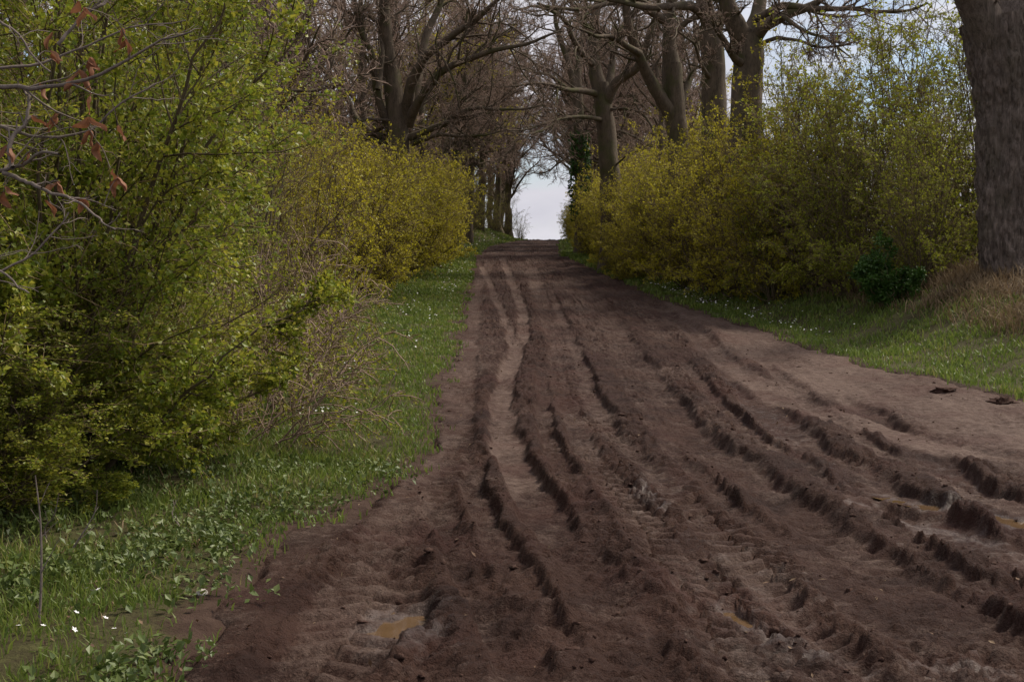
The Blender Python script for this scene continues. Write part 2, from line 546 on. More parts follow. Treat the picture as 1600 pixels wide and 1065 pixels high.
def mud(x, y):
    ins = inside(x, y)
    e = sst(ins / 0.45)
    lane = x - np.interp(y, *RUTS[1][0])               # runs with the wheel tracks
    rough = 0.45 + 0.75 * sst(0.5 + 1.8 * pn(lane * 0.8, y * 0.22, 6.0))
    wx = x + 0.06 * pn(x * 1.3, y * 0.8, 9.0) + 0.025 * pn(x * 5, y * 3.4, 1.0) + 0.012 * pn(x * 13, y * 10, 1.7)
    cr = crumb(x, y, 0.4)
    drag = fbm(lane * 5.5, y * 0.9, 2.4, 3)             # long smears left by sliding wheels
    flat = sst((x - np.interp(y, [5, 12, 17, 22, 30], [4.4, 4.0, 3.5, 3.4, 3.6])) / 1.0) * sst((y - 9) / 4)
    smo = 0.6 * flat
    h = 0.040 * fbm(lane * 1.5, y * 0.6, 0.5, 3) + (rough * 0.135 * (cr - 0.35) + 0.030 * drag) * (1 - 0.75 * flat)
    dry = 0.30 + 0.45 * pn(lane * 0.9, y * 0.25, 12.0) + 0.40 * flat + 0.12 * drag
    wet = 0.02 + 0.12 * sst((9.5 - y) / 4) + 0.30 * pn(lane * 1.2, y * 0.4, 15.0)
    berm_at = np.zeros_like(x)
    for k, ((py_, px_), w, dep, tread, dr, we, bh) in enumerate(RUTS):
        lo, hi = py_[0] - 1.0, py_[-1] + 1.2
        sel = (y > lo) & (y < hi) & (np.abs(x - np.interp(y, py_, px_)) < 3.2 * w + 0.2)
        if not np.any(sel):
            continue
        X, Y, WX, C, H0 = x[sel], y[sel], wx[sel], cr[sel], h[sel]
        cx = np.interp(Y, py_, px_) + 0.06 * py1(Y, 0.55, k * 3.7, 0.3) + 0.03 * py1(Y, 2.1, k * 1.7, 0.9)
        act = sst((Y - py_[0] + 0.6) / 1.2) * sst((py_[-1] + 1.0 - Y) / 4.0)
        brk = np.clip(0.95 + 0.9 * py1(Y, 0.30, k * 4.9, 2.0), 0.45, 1)
        ww = w * (1 + 0.22 * py1(Y, 0.8, k * 5.1, 4.0))
        s = (WX - cx) / ww
        a = np.abs(s)
        near_dr = dr * (np.clip((Y - 8.5) / 3.0, 0.25, 1) if k == 8 else 1.0)
        sm = np.clip(near_dr * 1.25 - 0.30, 0, 0.92) if k not in (2, 3) else 0.45 + 0 * Y
        # mud squeezed up along both sides: a narrow, unbroken, lumpy ridge
        side = np.where(s > 0, 1.0, -1.0)
        bv = np.clip(0.85 + np.where(s > 0, py1(Y, 0.35, k * 2.3, 7.0), py1(Y, 0.35, k * 2.3 + 5.5, 3.0)) * 1.3, 0.25, 1.5)
        d = (a - 1.14) * ww
        wd = np.clip(0.8 + 0.030 * Y, 1.0, 2.0)
        bm = np.where(d < 0, np.exp(-(d / (0.065 * wd)) ** 2), np.exp(-(d / (0.15 * wd)) ** 2)) * act * np.clip(1.25 - 0.018 * Y, 0.45, 1)
        lump = 0.35 + 1.5 * np.abs(pn(X * 3.0, Y * 3.6, k * 1.9)) + 0.9 * np.abs(pn(X * 7, Y * 8, k * 3.1)) + 0.5 * C
        H0 = H0 + bh * 0.58 * bm * bv * lump
        m = sst((1.10 - a + 0.10 * pn(X * 6, Y * 4, k)) / np.clip(0.22 + 0.012 * Y, 0.28, 0.6)) * act * brk
        fl = -dep * np.clip(1.2 - 0.015 * Y, 0.5, 1) * np.clip(0.85 + 0.5 * py1(Y, 0.5, k * 9.3, 1.0), 0.4, 1.3) + 0.02 * a * a
        fl = fl + 0.060 * (1 - sm) * (C - 0.35) + 0.018 * (1 - sm) * drag[sel] + 0.015 * pn(X * 2, Y * 1.2, k)
        if tread:
            ph = (Y + 0.50 * w * a + 0.03 * pn(X * 2, Y * 2, k)) / 0.24 + np.where(s > 0, 0.5, 0.0)
            bar = sst((np.sin(ph * 2 * np.pi) + 0.35) * 1.2)
            keep = np.clip(0.80 + 1.6 * pn(X * 0.7, Y * 0.40, 20 + k), 0, 1) * sst((26 - Y) / 9) * min(1, tread / 0.03)
            tz = keep * sst((1.10 - a) / 0.15)
            fl = fl * (1 - 0.65 * tz) + (-dep) * 0.65 * tz + tread * 1.55 * (bar - 0.4) * tz
            sm = np.maximum(sm, 0.45 * tz)
        h[sel] = H0 * (1 - m) + fl * m
        smo[sel] = smo[sel] * (1 - m) + sm * m
        dry[sel] = (dry[sel] - 0.30 * bm * bv) * (1 - 0.7 * m) + (near_dr + 0.5 * pn(X * 1.8, Y * 0.8, k) + 0.3 * pn(X * 6, Y * 3, k)) * 0.7 * m
        wet[sel] = wet[sel] * (1 - m) + (0.8 * we + 0.14 * sst((9.0 - Y) / 3.5) * (we > 0.2)) * m
        berm_at[sel] = np.maximum(berm_at[sel], bm * bv)
    h = np.where(h > 0.035, 0.035 + 0.045 * np.tanh((h - 0.035) / 0.06), h) + 0.028 * (cr - 0.35) * np.clip(berm_at, 0, 1)
    h = h + 0.012 * (crumb(x * 1.9 + 5, y * 1.9, 8.0) - 0.35) * (1 - 0.8 * smo)
    dry = dry + 0.65 * (cr - 0.35) * (1 - smo)
    base = ground(x, y)
    z = base + h * e
    for p in PUD:
        r = pud_r(x, y, p)
        lv = p[5]
        core = sst((1.25 - r) / 0.5)
        z = z * (1 - core) + (lv - 0.035 * (1.05 - np.clip(r, 0, 2))) * core
        rim = sst((2.2 - r) / 0.7) * (1 - core)
        z = np.where(r < 2.2, np.maximum(z, z * (1 - rim) + (lv + 0.006) * rim), z)
        wet = np.maximum(wet, 0.75 * sst((2.2 - r) / 1.5))
    for (c, rx, ry, sh) in FILMS:
        fx, fy = gp(*c)
        r = pud_r(x, y, (fx, fy, rx, ry, sh))
        wet = np.maximum(wet, 0.58 * sst((1.4 - r) / 1.0))
        smo = np.maximum(smo, 0.6 * sst((1.3 - r) / 0.8))
    z = z - np.clip(-ins * 0.9, 0, 0.4)
    return z, dry, wet, berm_at * e, smo


set_puddles()


def build_track():
    rows = [3.4]
    while rows[-1] < 128:
        rows.append(rows[-1] * (1.0035 if rows[-1] < 30 else 1.008))
    rows = np.array(rows)
    nc = 440
    u = np.linspace(0, 1, nc)
    Y = np.repeat(rows[:, None], nc, 1)
    X = (XL(rows) - 0.8)[:, None] + u[None, :] * (XR(rows) - XL(rows) + 1.6)[:, None]
    Z, dry, wet, _, smo = mud(X, Y)
    nr = len(rows)
    idx = np.arange(nr * nc).reshape(nr, nc)
    q = np.stack([idx[:-1, :-1], idx[:-1, 1:], idx[1:, 1:], idx[1:, :-1]], -1).reshape(-1, 4)
    me = mesh_from('muddy_track', np.stack([X, Y, Z], -1).reshape(-1, 3), [q], True, {'dry': dry, 'wet': wet, 'smooth': smo}, M['mud'])
    put('muddy_track', me, kind='structure')


def build_ground():
    ys = np.concatenate([np.linspace(-300, 0, 13)[:-1], np.arange(0, 30, 0.20), np.arange(30, 130, 0.6), np.linspace(130, 900, 30)])
    xs = np.concatenate([-np.geomspace(12, 900, 18)[::-1], np.arange(-11.9, 15, 0.22), np.geomspace(15, 900, 18)])
    X, Y = np.meshgrid(xs, ys)
    ins = inside(X, Y)
    Z = ground(X, Y) - 0.55 * sst(ins / 0.35) * (ins > 0)
    Z = Z + 0.05 * np.abs(pn(X * 2.3, Y * 2.3, 30.0)) * sst(-ins / 0.3)
    Z = np.where(Y > 300, np.minimum(Z, -0.02 * (Y - 200)), Z)
    edge = sst((ins + 0.55) / 0.6)
    bank = sst((X - XR(Y) - 2.6) / 1.5) * sst((Y - 18) / 4) * sst((36 - Y) / 4) * 0.7
    under = sst((XL(Y) - 2.3 - X) / 1.0) * 0.8 + sst((X - XR(Y) - 3.2) / 1.0) * sst((Y - 30) / 6) * 0.7
    soil = np.clip(np.maximum(np.maximum(edge, bank), under), 0, 1)
    nr, nc = X.shape
    idx = np.arange(nr * nc).reshape(nr, nc)
    q = np.stack([idx[:-1, :-1], idx[:-1, 1:], idx[1:, 1:], idx[1:, :-1]], -1).reshape(-1, 4)
    me = mesh_from('ground', np.stack([X, Y, Z], -1).reshape(-1, 3), [q], True, {'soil': soil}, M['soil'])
    put('ground', me, kind='structure')


def build_puddles():
    for i, p in enumerate(PUD):
        n = 40
        a = np.linspace(0, 2 * np.pi, n, endpoint=False)
        k = 1.5
        dy = np.sin(a) * p[3] * k
        dx = np.cos(a) * p[2] * k + p[4] * dy
        v = np.stack([dx, dy, np.zeros(n)], -1)
        v = np.vstack([[0, 0, 0], v])
        f = np.array([[0, 1 + j, 1 + (j + 1) % n] for j in range(n)])
        me = mesh_from('puddle', v, [f], True, None, M['water'])
        put('puddle', me, None, (p[0], p[1], p[5]), kind='structure')


build_track()
build_ground()
build_puddles()

# ------------------------------------------------------------------ branching
def unit(v):
    return v / (np.linalg.norm(v, axis=-1, keepdims=True) + 1e-9)


def tubes(P, Rr, S):
    """(N,K,3) centre lines with (N,K) radii -> verts, quads"""
    N, K = P.shape[:2]
    T = np.gradient(P, axis=1)
    T = unit(T)
    chord = unit(P[:, -1] - P[:, 0])
    ref = np.where(np.abs(chord[:, 2:3]) > 0.8, np.array([[1.0, 0.13, 0]]), np.array([[0, 0.1, 1.0]]))
    n1 = unit(np.cross(T, ref[:, None, :]))
    n2 = np.cross(T, n1)
    a = np.linspace(0, 2 * np.pi, S, endpoint=False)
    V = P[:, :, None, :] + Rr[:, :, None, None] * (np.cos(a)[None, None, :, None] * n1[:, :, None, :] + np.sin(a)[None, None, :, None] * n2[:, :, None, :])
    i = np.arange(N * K * S).reshape(N, K, S)
    j = np.roll(i, -1, axis=2)
    q = np.stack([i[:, :-1], i[:, 1:], j[:, 1:], j[:, :-1]], -1).reshape(-1, 4)
    return V.reshape(-1, 3), q


def join(parts):
    vs, qs, o = [], [], 0
    for v, q in parts:
        vs.append(v)
        qs.append(q + o)
        o += len(v)
    return np.concatenate(vs), np.concatenate(qs)


def grow(rng, P, Rr, n, t0, t1, L, ang, K, up=0.0, bend=0.0, wob=0.15, rmax=0.02, rmin=0.003, rel=True, rr=0.6, bias=None):
    N, Kp = P.shape[:2]
    idx = np.repeat(np.arange(N), n)
    m = len(idx)
    t = rng.uniform(t0, t1, m)
    tk = t * (Kp - 1.001)
    i = tk.astype(int)
    f = (tk - i)[:, None]
    pos = P[idx, i] * (1 - f) + P[idx, i + 1] * f
    rad = Rr[idx, i] * (1 - f[:, 0]) + Rr[idx, i + 1] * f[:, 0]
    tan = unit(P[idx, i + 1] - P[idx, i])
    perp = unit(np.cross(tan, rng.normal(size=(m, 3))))
    a = ang * rng.uniform(0.65, 1.3, m)[:, None]
    d = tan * np.cos(a) + perp * np.sin(a)
    d[:, 2] += up
    if bias is not None:
        d = d + np.asarray(bias)
    d = unit(d)
    pl = np.linalg.norm(P[:, -1] - P[:, 0], axis=1)[idx] if rel else 1.0
    l = L * pl * rng.uniform(0.55, 1.25, m) * (1 - 0.45 * t)
    Q = np.zeros((m, K, 3))
    Q[:, 0] = pos
    p = pos
    for k in range(1, K):
        d = d + wob * rng.normal(size=(m, 3))
        d[:, 2] += bend
        d = unit(d)
        p = p + d * (l / (K - 1))[:, None]
        Q[:, k] = p
    r0 = np.clip(rad * rr, rmin, rmax)
    s = np.linspace(0, 1, K)[None, :]
    Rq = np.maximum(r0[:, None] * (1 - 0.75 * s), rmin)
    Rq[:, -1] *= 0.6
    return Q, Rq


def leaves(rng, P, n, l, w, t0=0.15, off=0.02, droop=0.0, flat=0.3, sizej=0.5):
    N, K = P.shape[:2]
    idx = np.repeat(np.arange(N), n)
    m = len(idx)
    nc = max(1, n // 4)                                  # leaves sit in tufts along the twig
    ct = rng.uniform(t0, 1, (N, nc))
    tt = ct[idx, rng.integers(0, nc, m)] + rng.normal(size=m) * 0.03
    tk = np.clip(tt, 0, 1) * (K - 1.001)
    i = tk.astype(int)
    f = (tk - i)[:, None]
    pos = P[idx, i] * (1 - f) + P[idx, i + 1] * f + rng.normal(size=(m, 3)) * off
    tan = unit(P[idx, i + 1] - P[idx, i])
    d = unit(tan * 0.6 + rng.normal(size=(m, 3)) * 0.7 + np.array([0, 0, -droop]))
    nrm = unit(rng.normal(size=(m, 3)) + np.array([0, 0, flat * 3]))
    side = unit(np.cross(d, nrm))
    nn = np.cross(side, d)
    sz = 1 + sizej * rng.uniform(-1, 1, m)[:, None]
    V = np.zeros((m, 4, 3))
    V[:, 0] = pos
    V[:, 1] = pos + d * l * 0.5 * sz + side * w * sz + nn * w * 0.35
    V[:, 2] = pos + d * l * sz
    V[:, 3] = pos + d * l * 0.5 * sz - side * w * sz + nn * w * 0.35
    b = np.arange(m)[:, None] * 4
    tri = np.concatenate([b + np.array([0, 1, 2]), b + np.array([0, 2, 3])])
    tint = np.repeat(rng.uniform(0, 1, m), 4)
    return V.reshape(-1, 3), tri, tint


def resample(pts, K, rng=None, wob=0.0):
    pts = np.asarray(pts, float)
    if len(pts) > 2:                                    # Catmull-Rom through the points
        e = np.vstack([2 * pts[0] - pts[1], pts, 2 * pts[-1] - pts[-2]])
        out = []
        for i in range(len(pts) - 1):
            p0, p1, p2, p3 = e[i:i + 4]
            for t in np.linspace(0, 1, 12, endpoint=False):
                out.append(0.5 * ((2 * p1) + (-p0 + p2) * t + (2 * p0 - 5 * p1 + 4 * p2 - p3) * t * t + (-p0 + 3 * p1 - 3 * p2 + p3) * t ** 3))
        out.append(pts[-1])
        pts = np.array(out)
    s = np.concatenate([[0], np.cumsum(np.linalg.norm(np.diff(pts, axis=0), axis=1))])
    u = np.linspace(0, s[-1], K)
    r = np.stack([np.interp(u, s, pts[:, k]) for k in range(pts.shape[1])], -1)
    if rng is not None and wob:
        w = rng.normal(size=(K, 3)) * wob
        w[0] = 0
        w = (w + np.roll(w, 1, 0) + np.roll(w, -1, 0)) / 3
        w[0] = 0
        r[:, :3] += w
    return r


def rough_tube(P, Rr, S, amp=0.08, freq=2.0, seed=0.0, ridges=0.0, rfreq=9.0):
    """one trunk or limb with uneven girth; ridges adds bark furrows that run along it"""
    V, q = tubes(P[None], Rr[None], S)
    K = len(P)
    C = np.repeat(P, S, 0)
    d = unit(V - C)
    ang = np.tile(np.linspace(0, 2 * np.pi, S, endpoint=False), K)
    L = np.repeat(np.concatenate([[0], np.cumsum(np.linalg.norm(np.diff(P, axis=0), axis=1))]), S)
    k = amp * fbm(d[:, 0] * freq + seed, d[:, 1] * freq, L * 0.9 + seed, 3)
    if ridges:
        kk = rfreq
        a2 = ang + 0.10 * pn(L * 1.3, ang * 2, seed)
        rg = np.abs(pn(np.cos(a2) * kk, np.sin(a2) * kk, L * 2.2)) + 0.5 * np.abs(pn(np.cos(a2) * kk * 2, np.sin(a2) * kk * 2, L * 5.0))
        k = k + ridges * (rg - 0.3)
    rad = np.repeat(Rr, S)
    return V + d * (k * rad)[:, None], q


def limb_world(px, D):
    """photo points at a depth (or depth range) -> world polyline"""
    n = len(px)
    ds = np.linspace(D[0], D[1], n) if isinstance(D, tuple) else np.full(n, D)
    return np.array([at(p[0], p[1], d) for p, d in zip(px, ds)])


def make_tree(name, base, trunk, limbs, label, group=None, bark='bark', seed=1, twig=1.0, lv=(11, 9, 7), rt=0.0068, flare=1.35, S=14, ridges=0.0, ivy=None, leafy=None):
    """trunk / limbs: list of (world points, r0, r1). Children grow on the limbs."""
    rng = np.random.default_rng(seed)
    base = np.asarray(base, float)
    root = thing(name, tuple(base), label, 'tree', group)
    allP, allR = [], []
    for (pts, r0, r1) in [trunk]:
        P = resample(np.asarray(pts) - base, 90 if ridges else 30, rng, 0.0 if ridges else 0.012)
        s = np.linspace(0, 1, len(P))
        Rr = r0 + (r1 - r0) * s + r0 * (flare - 1) * np.exp(-P[:, 2].clip(0) / 0.5)
        v, q = rough_tube(P, Rr, 128 if ridges else S, 0.10 if not ridges else 0.07, 1.6, seed * 3.1, ridges, 7.0)
        put('trunk', mesh_from('trunk', v, [q], True, None, M[bark]), root)
    LP, LR = [], []
    for (pts, r0, r1) in limbs:
        pts = np.asarray(pts) - base
        Ln = np.linalg.norm(np.diff(pts, axis=0), axis=1).sum()
        P = resample(pts, 22, rng, 0.018 * Ln / 3)
        s = np.linspace(0, 1, len(P))
        Rr = r0 + (r1 - r0) * s ** 0.8
        v, q = rough_tube(P, Rr, 10, 0.10, 1.5, seed * 1.7 + r0)
        put('limb', mesh_from('limb', v, [q], True, None, M[bark]), root)
        LP.append(resample(P, 14))
        LR.append(np.interp(np.linspace(0, 1, 14), s, Rr))
    LP, LR = np.array(LP), np.array(LR)
    a, b, c = lv
    P2, R2 = grow(rng, LP, LR, a, 0.22, 1.0, 0.50, 0.85, 9, 0.06, 0.01, 0.20, 0.06, 0.012, rr=0.5)
    P3, R3 = grow(rng, P2, R2, b, 0.12, 1.0, 0.50, 0.80, 5, 0.02, 0.0, 0.24, 0.022, rt * 1.3)
    P4, R4 = grow(rng, P3, R3, c, 0.1, 1.0, 0.55, 0.75, 3, 0.02, 0.0, 0.22, 0.010, rt)
    v, q = join([tubes(P2, R2, 4), tubes(P3, R3, 3)])
    cr = put('crown', mesh_from('crown', v, [q], True, None, M[bark]), root)
    v, q = tubes(P4, R4 * twig, 3)
    put('twigs', mesh_from('twigs', v, [q], True, None, M['twig']), cr, kind='stuff')
    if leafy:
        v, tr, ti = leaves(rng, P4, leafy[1], leafy[2], leafy[2] * 0.3, 0.1, 0.03)
        put('foliage', mesh_from('foliage', v, [tr], False, {'tint': ti}, M[leafy[0]]), cr, kind='stuff')
    if ivy:
        z0, z1, n, rad = ivy
        Pt = resample(np.asarray(trunk[0]) - base, 40)
        hh = rng.uniform(z0, z1, n)
        cx = np.stack([np.interp(hh, Pt[:, 2], Pt[:, k]) for k in (0, 1)], -1)
        an = rng.uniform(0, 2 * np.pi, n)
        rr_ = rad * (1 + 0.35 * pn(np.cos(an) * 1.5, np.sin(an) * 1.5, hh * 0.7)) * rng.uniform(0.75, 1.15, n)
        c0 = np.stack([cx[:, 0] + np.cos(an) * rr_, cx[:, 1] + np.sin(an) * rr_, hh], -1)
        out = np.stack([np.cos(an), np.sin(an), -0.6 + 0 * an], -1)
        Pl = np.stack([c0, c0 + out * 0.05], 1)
        v, tr, ti = leaves(rng, Pl, 1, 0.13, 0.055, 0.1, 0.03, 0.5, 0.1)
        put('ivy', mesh_from('ivy', v, [tr], False, {'tint': ti}, M['ever']), root, kind='stuff')
    return root


def G(x, y, dz=-0.06):
    return (float(x), float(y), float(ground(x, y)) + dz)


# ------------------------------------------------------------------ the big trees along the track
def hero(name, bx, by, trunk_px, r, limbs_px, label, group, dd=0.0, **kw):
    k_ = (by + dd) / by
    bx, by, r = bx * k_, by + dd, (r[0] * k_, r[1] * k_)
    limbs_px = [(p, (D[0] + dd, D[1] + dd), a * k_, b * k_) for (p, D, a, b) in limbs_px]
    base = np.array(G(bx, by, -0.12))
    tp = [base] + [at(p[0], p[1], by) for p in trunk_px]
    L = [(limb_world(p, D), r0, r1) for (p, D, r0, r1) in limbs_px]
    return make_tree(name, base, (tp, r[0], r[1]), L, label, group, **kw)


RT = 'big trees lining the right of the track'
LT = 'big trees lining the left of the track'

hero('beech_tree', (620 - 800) / FPX * 45, 45, [(621, 300), (622, 230), (621, 195), (616, 150), (611, 110)], (0.56, 0.30), [
    ([(612, 130), (606, 80), (600, 30), (604, -60), (612, -150)], (45, 44), 0.30, 0.10),
    ([(634, 185), (642, 130), (664, 90), (700, 62), (745, 30), (800, -20)], (45, 41), 0.24, 0.05),
    ([(638, 195), (662, 150), (690, 112), (742, 88), (810, 72), (880, 50)], (45, 40), 0.20, 0.03),
    ([(640, 175), (655, 110), (668, 50), (690, 0), (700, -90)], (45, 47), 0.22, 0.06),
    ([(606, 200), (590, 150), (582, 90), (560, 40), (548, -30), (530, -90)], (45, 43), 0.16, 0.05),
    ([(590, 140), (598, 90), (593, 40), (588, -20)], (44, 45), 0.10, 0.04),
    ([(640, 215), (690, 195), (735, 170), (800, 172), (850, 165)], (45, 41), 0.14, 0.02),
    ([(645, 225), (680, 212), (730, 214), (790, 206)], (45, 42), 0.10, 0.02),
    ([(600, 215), (560, 190), (530, 120), (500, 60), (480, -20)], (45, 48), 0.14, 0.03),
    ([(604, 225), (560, 215), (520, 225), (490, 200)], (45, 42), 0.09, 0.02),
], 'broad mossy tree whose limbs spread from low on its trunk, behind the left hedge', LT, seed=3, dd=8.0)

hero('oak_tree', (955 - 800) / FPX * 55, 55, [(955, 300), (951, 250), (947, 200), (942, 160), (938, 130)], (0.50, 0.36), [
    ([(938, 140), (928, 100), (926, 55), (932, 10), (945, -60)], (55, 55), 0.34, 0.12),
    ([(945, 165), (958, 138), (976, 120), (996, 108), (1010, 70), (1030, 0)], (55, 53), 0.26, 0.08),
    ([(948, 150), (955, 110), (962, 60), (985, 30), (1010, -10)], (55, 57), 0.20, 0.06),
    ([(938, 148), (905, 142), (880, 140), (850, 130), (800, 135)], (55, 51), 0.16, 0.03),
    ([(930, 105), (900, 70), (880, 30), (840, 10), (800, 20)], (55, 50), 0.16, 0.03),
    ([(945, 188), (925, 185), (885, 184), (850, 195), (815, 205), (780, 200)], (55, 50), 0.11, 0.02),
    ([(950, 172), (975, 170), (1000, 175)], (55, 53), 0.09, 0.03),
    ([(958, 262), (985, 240), (1010, 232)], (55, 52), 0.05, 0.02),
    ([(927, 60), (900, 20), (870, -30), (820, -70)], (55, 52), 0.14, 0.03),
], 'leaning forked tree beside the ivy-clad trunk, above the right hedge', RT, seed=5)

hero('ivy_tree', (908 - 800) / FPX * 68, 68, [(908, 290), (906, 240), (904, 190), (903, 150), (900, 110)], (0.36, 0.25), [
    ([(903, 150), (885, 90), (870, 40), (860, -30)], (68, 67), 0.22, 0.07),
    ([(901, 130), (908, 70), (915, 20), (920, -40)], (68, 69), 0.20, 0.07),
    ([(904, 185), (870, 190), (845, 205), (810, 210), (770, 190)], (68, 63), 0.13, 0.02),
    ([(908, 220), (922, 190), (930, 160)], (68, 68), 0.12, 0.05),
    ([(902, 150), (860, 120), (820, 110), (770, 90)], (68, 63), 0.13, 0.02),
    ([(905, 230), (880, 250), (850, 270), (820, 268)], (68, 70), 0.08, 0.02),
], 'upright tree with its trunk wrapped in dark ivy above the right hedge', RT, seed=8, ivy=(2.0, 6.6, 2600, 0.44))

hero('forked_tree', (1060 - 800) / FPX * 48, 48, [(1063, 300), (1060, 230), (1056, 190), (1053, 150), (1050, 100)], (0.50, 0.36), [
    ([(1050, 110), (1046, 60), (1050, 10), (1058, -70)], (48, 48), 0.34, 0.12),
    ([(1054, 190), (1030, 150), (1008, 110), (992, 70), (980, 20), (975, -50)], (48, 46), 0.30, 0.10),
    ([(1058, 170), (1080, 120), (1090, 80), (1085, 30)], (48, 50), 0.18, 0.06),
    ([(1000, 85), (960, 60), (930, 55), (890, 40)], (46, 43), 0.14, 0.03),
    ([(1048, 60), (1080, 30), (1120, 25), (1150, -10)], (48, 47), 0.14, 0.04),
    ([(1046, 40), (1000, 10), (960, 5), (900, 15), (840, 5)], (48, 44), 0.18, 0.04),
], 'mossy tree that splits into a wide V, between the leaning tree and the twin trunks', RT, seed=13)

hero('twin_tree', (1118 - 800) / FPX * 45, 45, [(1119, 300), (1117, 230), (1115, 150), (1114, 90), (1108, 40)], (0.50, 0.40), [
    ([(1110, 50), (1098, 10), (1085, -50)], (45, 44), 0.30, 0.12),
    ([(1114, 60), (1128, 20), (1140, -40)], (45, 46), 0.26, 0.12),
    ([(1106, 30), (1080, 10), (1020, 12), (960, 0), (900, -20)], (45, 42), 0.20, 0.05),
    ([(1116, 130), (1100, 110), (1085, 70), (1060, 50)], (45, 43), 0.10, 0.03),
], 'straight dark trunk with the slimmer girth of the close pair above the right hedge', RT, seed=17, lv=(13, 9, 7))

hero('stout_tree', (1163 - 800) / FPX * 41, 41, [(1165, 300), (1164, 230), (1166, 150), (1170, 90), (1168, 55)], (0.56, 0.48), [
    ([(1166, 70), (1148, 35), (1135, 0), (1120, -60)], (41, 40), 0.40, 0.16),
    ([(1170, 100), (1152, 95), (1135, 70), (1118, 40), (1108, 0)], (41, 39), 0.16, 0.06),
    ([(1176, 65), (1196, 40), (1235, 22), (1270, 8), (1300, -15)], (41, 39), 0.26, 0.08),
    ([(1172, 55), (1185, 20), (1190, -30), (1195, -90)], (41, 42), 0.30, 0.12),
    ([(1180, 30), (1220, 12), (1270, 12), (1330, 14), (1400, 20), (1450, 5)], (41, 37), 0.15, 0.03),
    ([(1220, 25), (1260, 50), (1290, 60), (1330, 90)], (40, 38), 0.08, 0.02),
    ([(1178, 75), (1215, 60), (1250, 66), (1300, 75), (1350, 60)], (41, 37), 0.08, 0.02),
], 'stout dark trunk with heavy boughs reaching over the right hedge, thicker of the close pair', RT, seed=19)

# the old oak at the right of the bank, cut by nothing but the frame
OB = np.array(G(11.35, 28.5, -0.15))
make_tree('old_oak_tree', OB, ([OB, at(1582, 380, 28.5), at(1577, 300, 28.5), at(1576, 230, 28.5), at(1577, 170, 28.5), at(1570, 120, 28.5), at(1560, 70, 28.5), at(1552, 30, 28.5)], 0.60, 0.70), [
    (np.array([at(1560, 90, 28.4), at(1540, 40, 28.2), at(1522, 0, 28.0), at(1495, -60, 27.6), at(1460, -150, 27.0)]), 0.52, 0.20),
    (np.array([at(1580, 80, 28.5), at(1600, 20, 28.6), at(1625, -50, 28.8), at(1640, -160, 29)]), 0.50, 0.22),
    (np.array([at(1575, 60, 28.6), at(1570, -20, 29), at(1575, -120, 29.4)]), 0.40, 0.18),
    (np.array([at(1520, -10, 28.0), at(1480, -40, 27.0), at(1400, -30, 26.0), at(1330, -10, 25.5)]), 0.14, 0.03),
], 'massive old oak with grey furrowed bark standing on the grassy bank', 'big trees lining the right of the track', 'oak', 23, lv=(5, 7, 5), flare=1.55, ridges=0.26)


# ------------------------------------------------------------------ bare trees further off (templates and their copies)
def wild_tree(name, loc, label, group, seed, H=15.0, r=0.30, first=0.2, nl=15, leafy=None, rt=0.0105, lv=(8, 8, 4), lean=0.0):
    rng = np.random.default_rng(seed)
    root = thing(name, loc, label, 'tree', group)
    K = 20
    P = np.zeros((K, 3))
    P[:, 2] = np.linspace(0, H, K)
    P[:, 0] = np.cumsum(rng.normal(size=K) * 0.10) + lean * np.linspace(0, 1, K)
    P[:, 1] = np.cumsum(rng.normal(size=K) * 0.10)
    P[0] = 0
    s = np.linspace(0, 1, K)
    Rr = r * (1 - 0.88 * s) + r * 0.35 * np.exp(-P[:, 2] / 0.5)
    v, q = rough_tube(resample(P, 36), np.interp(np.linspace(0, 1, 36), s, Rr), 10, 0.12, 1.5, seed * 2.0)
    put('trunk', mesh_from('trunk', v, [q], True, None, M['bark']), root)
    P1, R1 = grow(rng, P[None], Rr[None], nl, first, 0.97, 0.48, 0.80, 11, 0.12, 0.03, 0.13, 0.14, 0.03, rr=0.55)
    P2, R2 = grow(rng, P1, R1, lv[0], 0.15, 1.0, 0.48, 0.80, 8, 0.05, 0.01, 0.18, 0.05, 0.016)
    P3, R3 = grow(rng, P2, R2, lv[1], 0.1, 1.0, 0.55, 0.80, 4, 0.03, 0.0, 0.20, 0.02, rt * 1.1)
    P4, R4 = grow(rng, P3, R3, lv[2], 0.1, 1.0, 0.60, 0.75, 3, 0.02, 0.0, 0.20, rt, rt * 0.85)
    v, q = join([tubes(P1, R1, 5), tubes(P2, R2, 3)])
    cr = put('crown', mesh_from('crown', v, [q], True, None, M['bark']), root)
    v, q = join([tubes(P3, R3, 3), tubes(P4, R4, 3)])
    put('twigs', mesh_from('twigs', v, [q], True, None, M['twig']), cr, kind='stuff')
    if leafy:
        v, tr, ti = leaves(rng, P4, leafy[1], leafy[2], leafy[2] * 0.32, 0.1, 0.05)
        put('foliage', mesh_from('foliage', v, [tr], False, {'tint': ti}, M[leafy[0]]), cr, kind='stuff')
    return root


GW = 'bare trees behind the left hedge'
GR = 'bare trees at the far end of the track'
LW = 'bare brown tree deep in the wood, far behind the left hedge'
LR_ = 'bare tree on the bank side of the track where it tops the rise'


def far_label(x, y):
    if y > 125:
        return 'bare tree beyond the crest with its foot hidden by the rise'
    if x > 2:
        return 'bare tree behind the small hornbeams past the ivy-clad trunk'
    return LR_


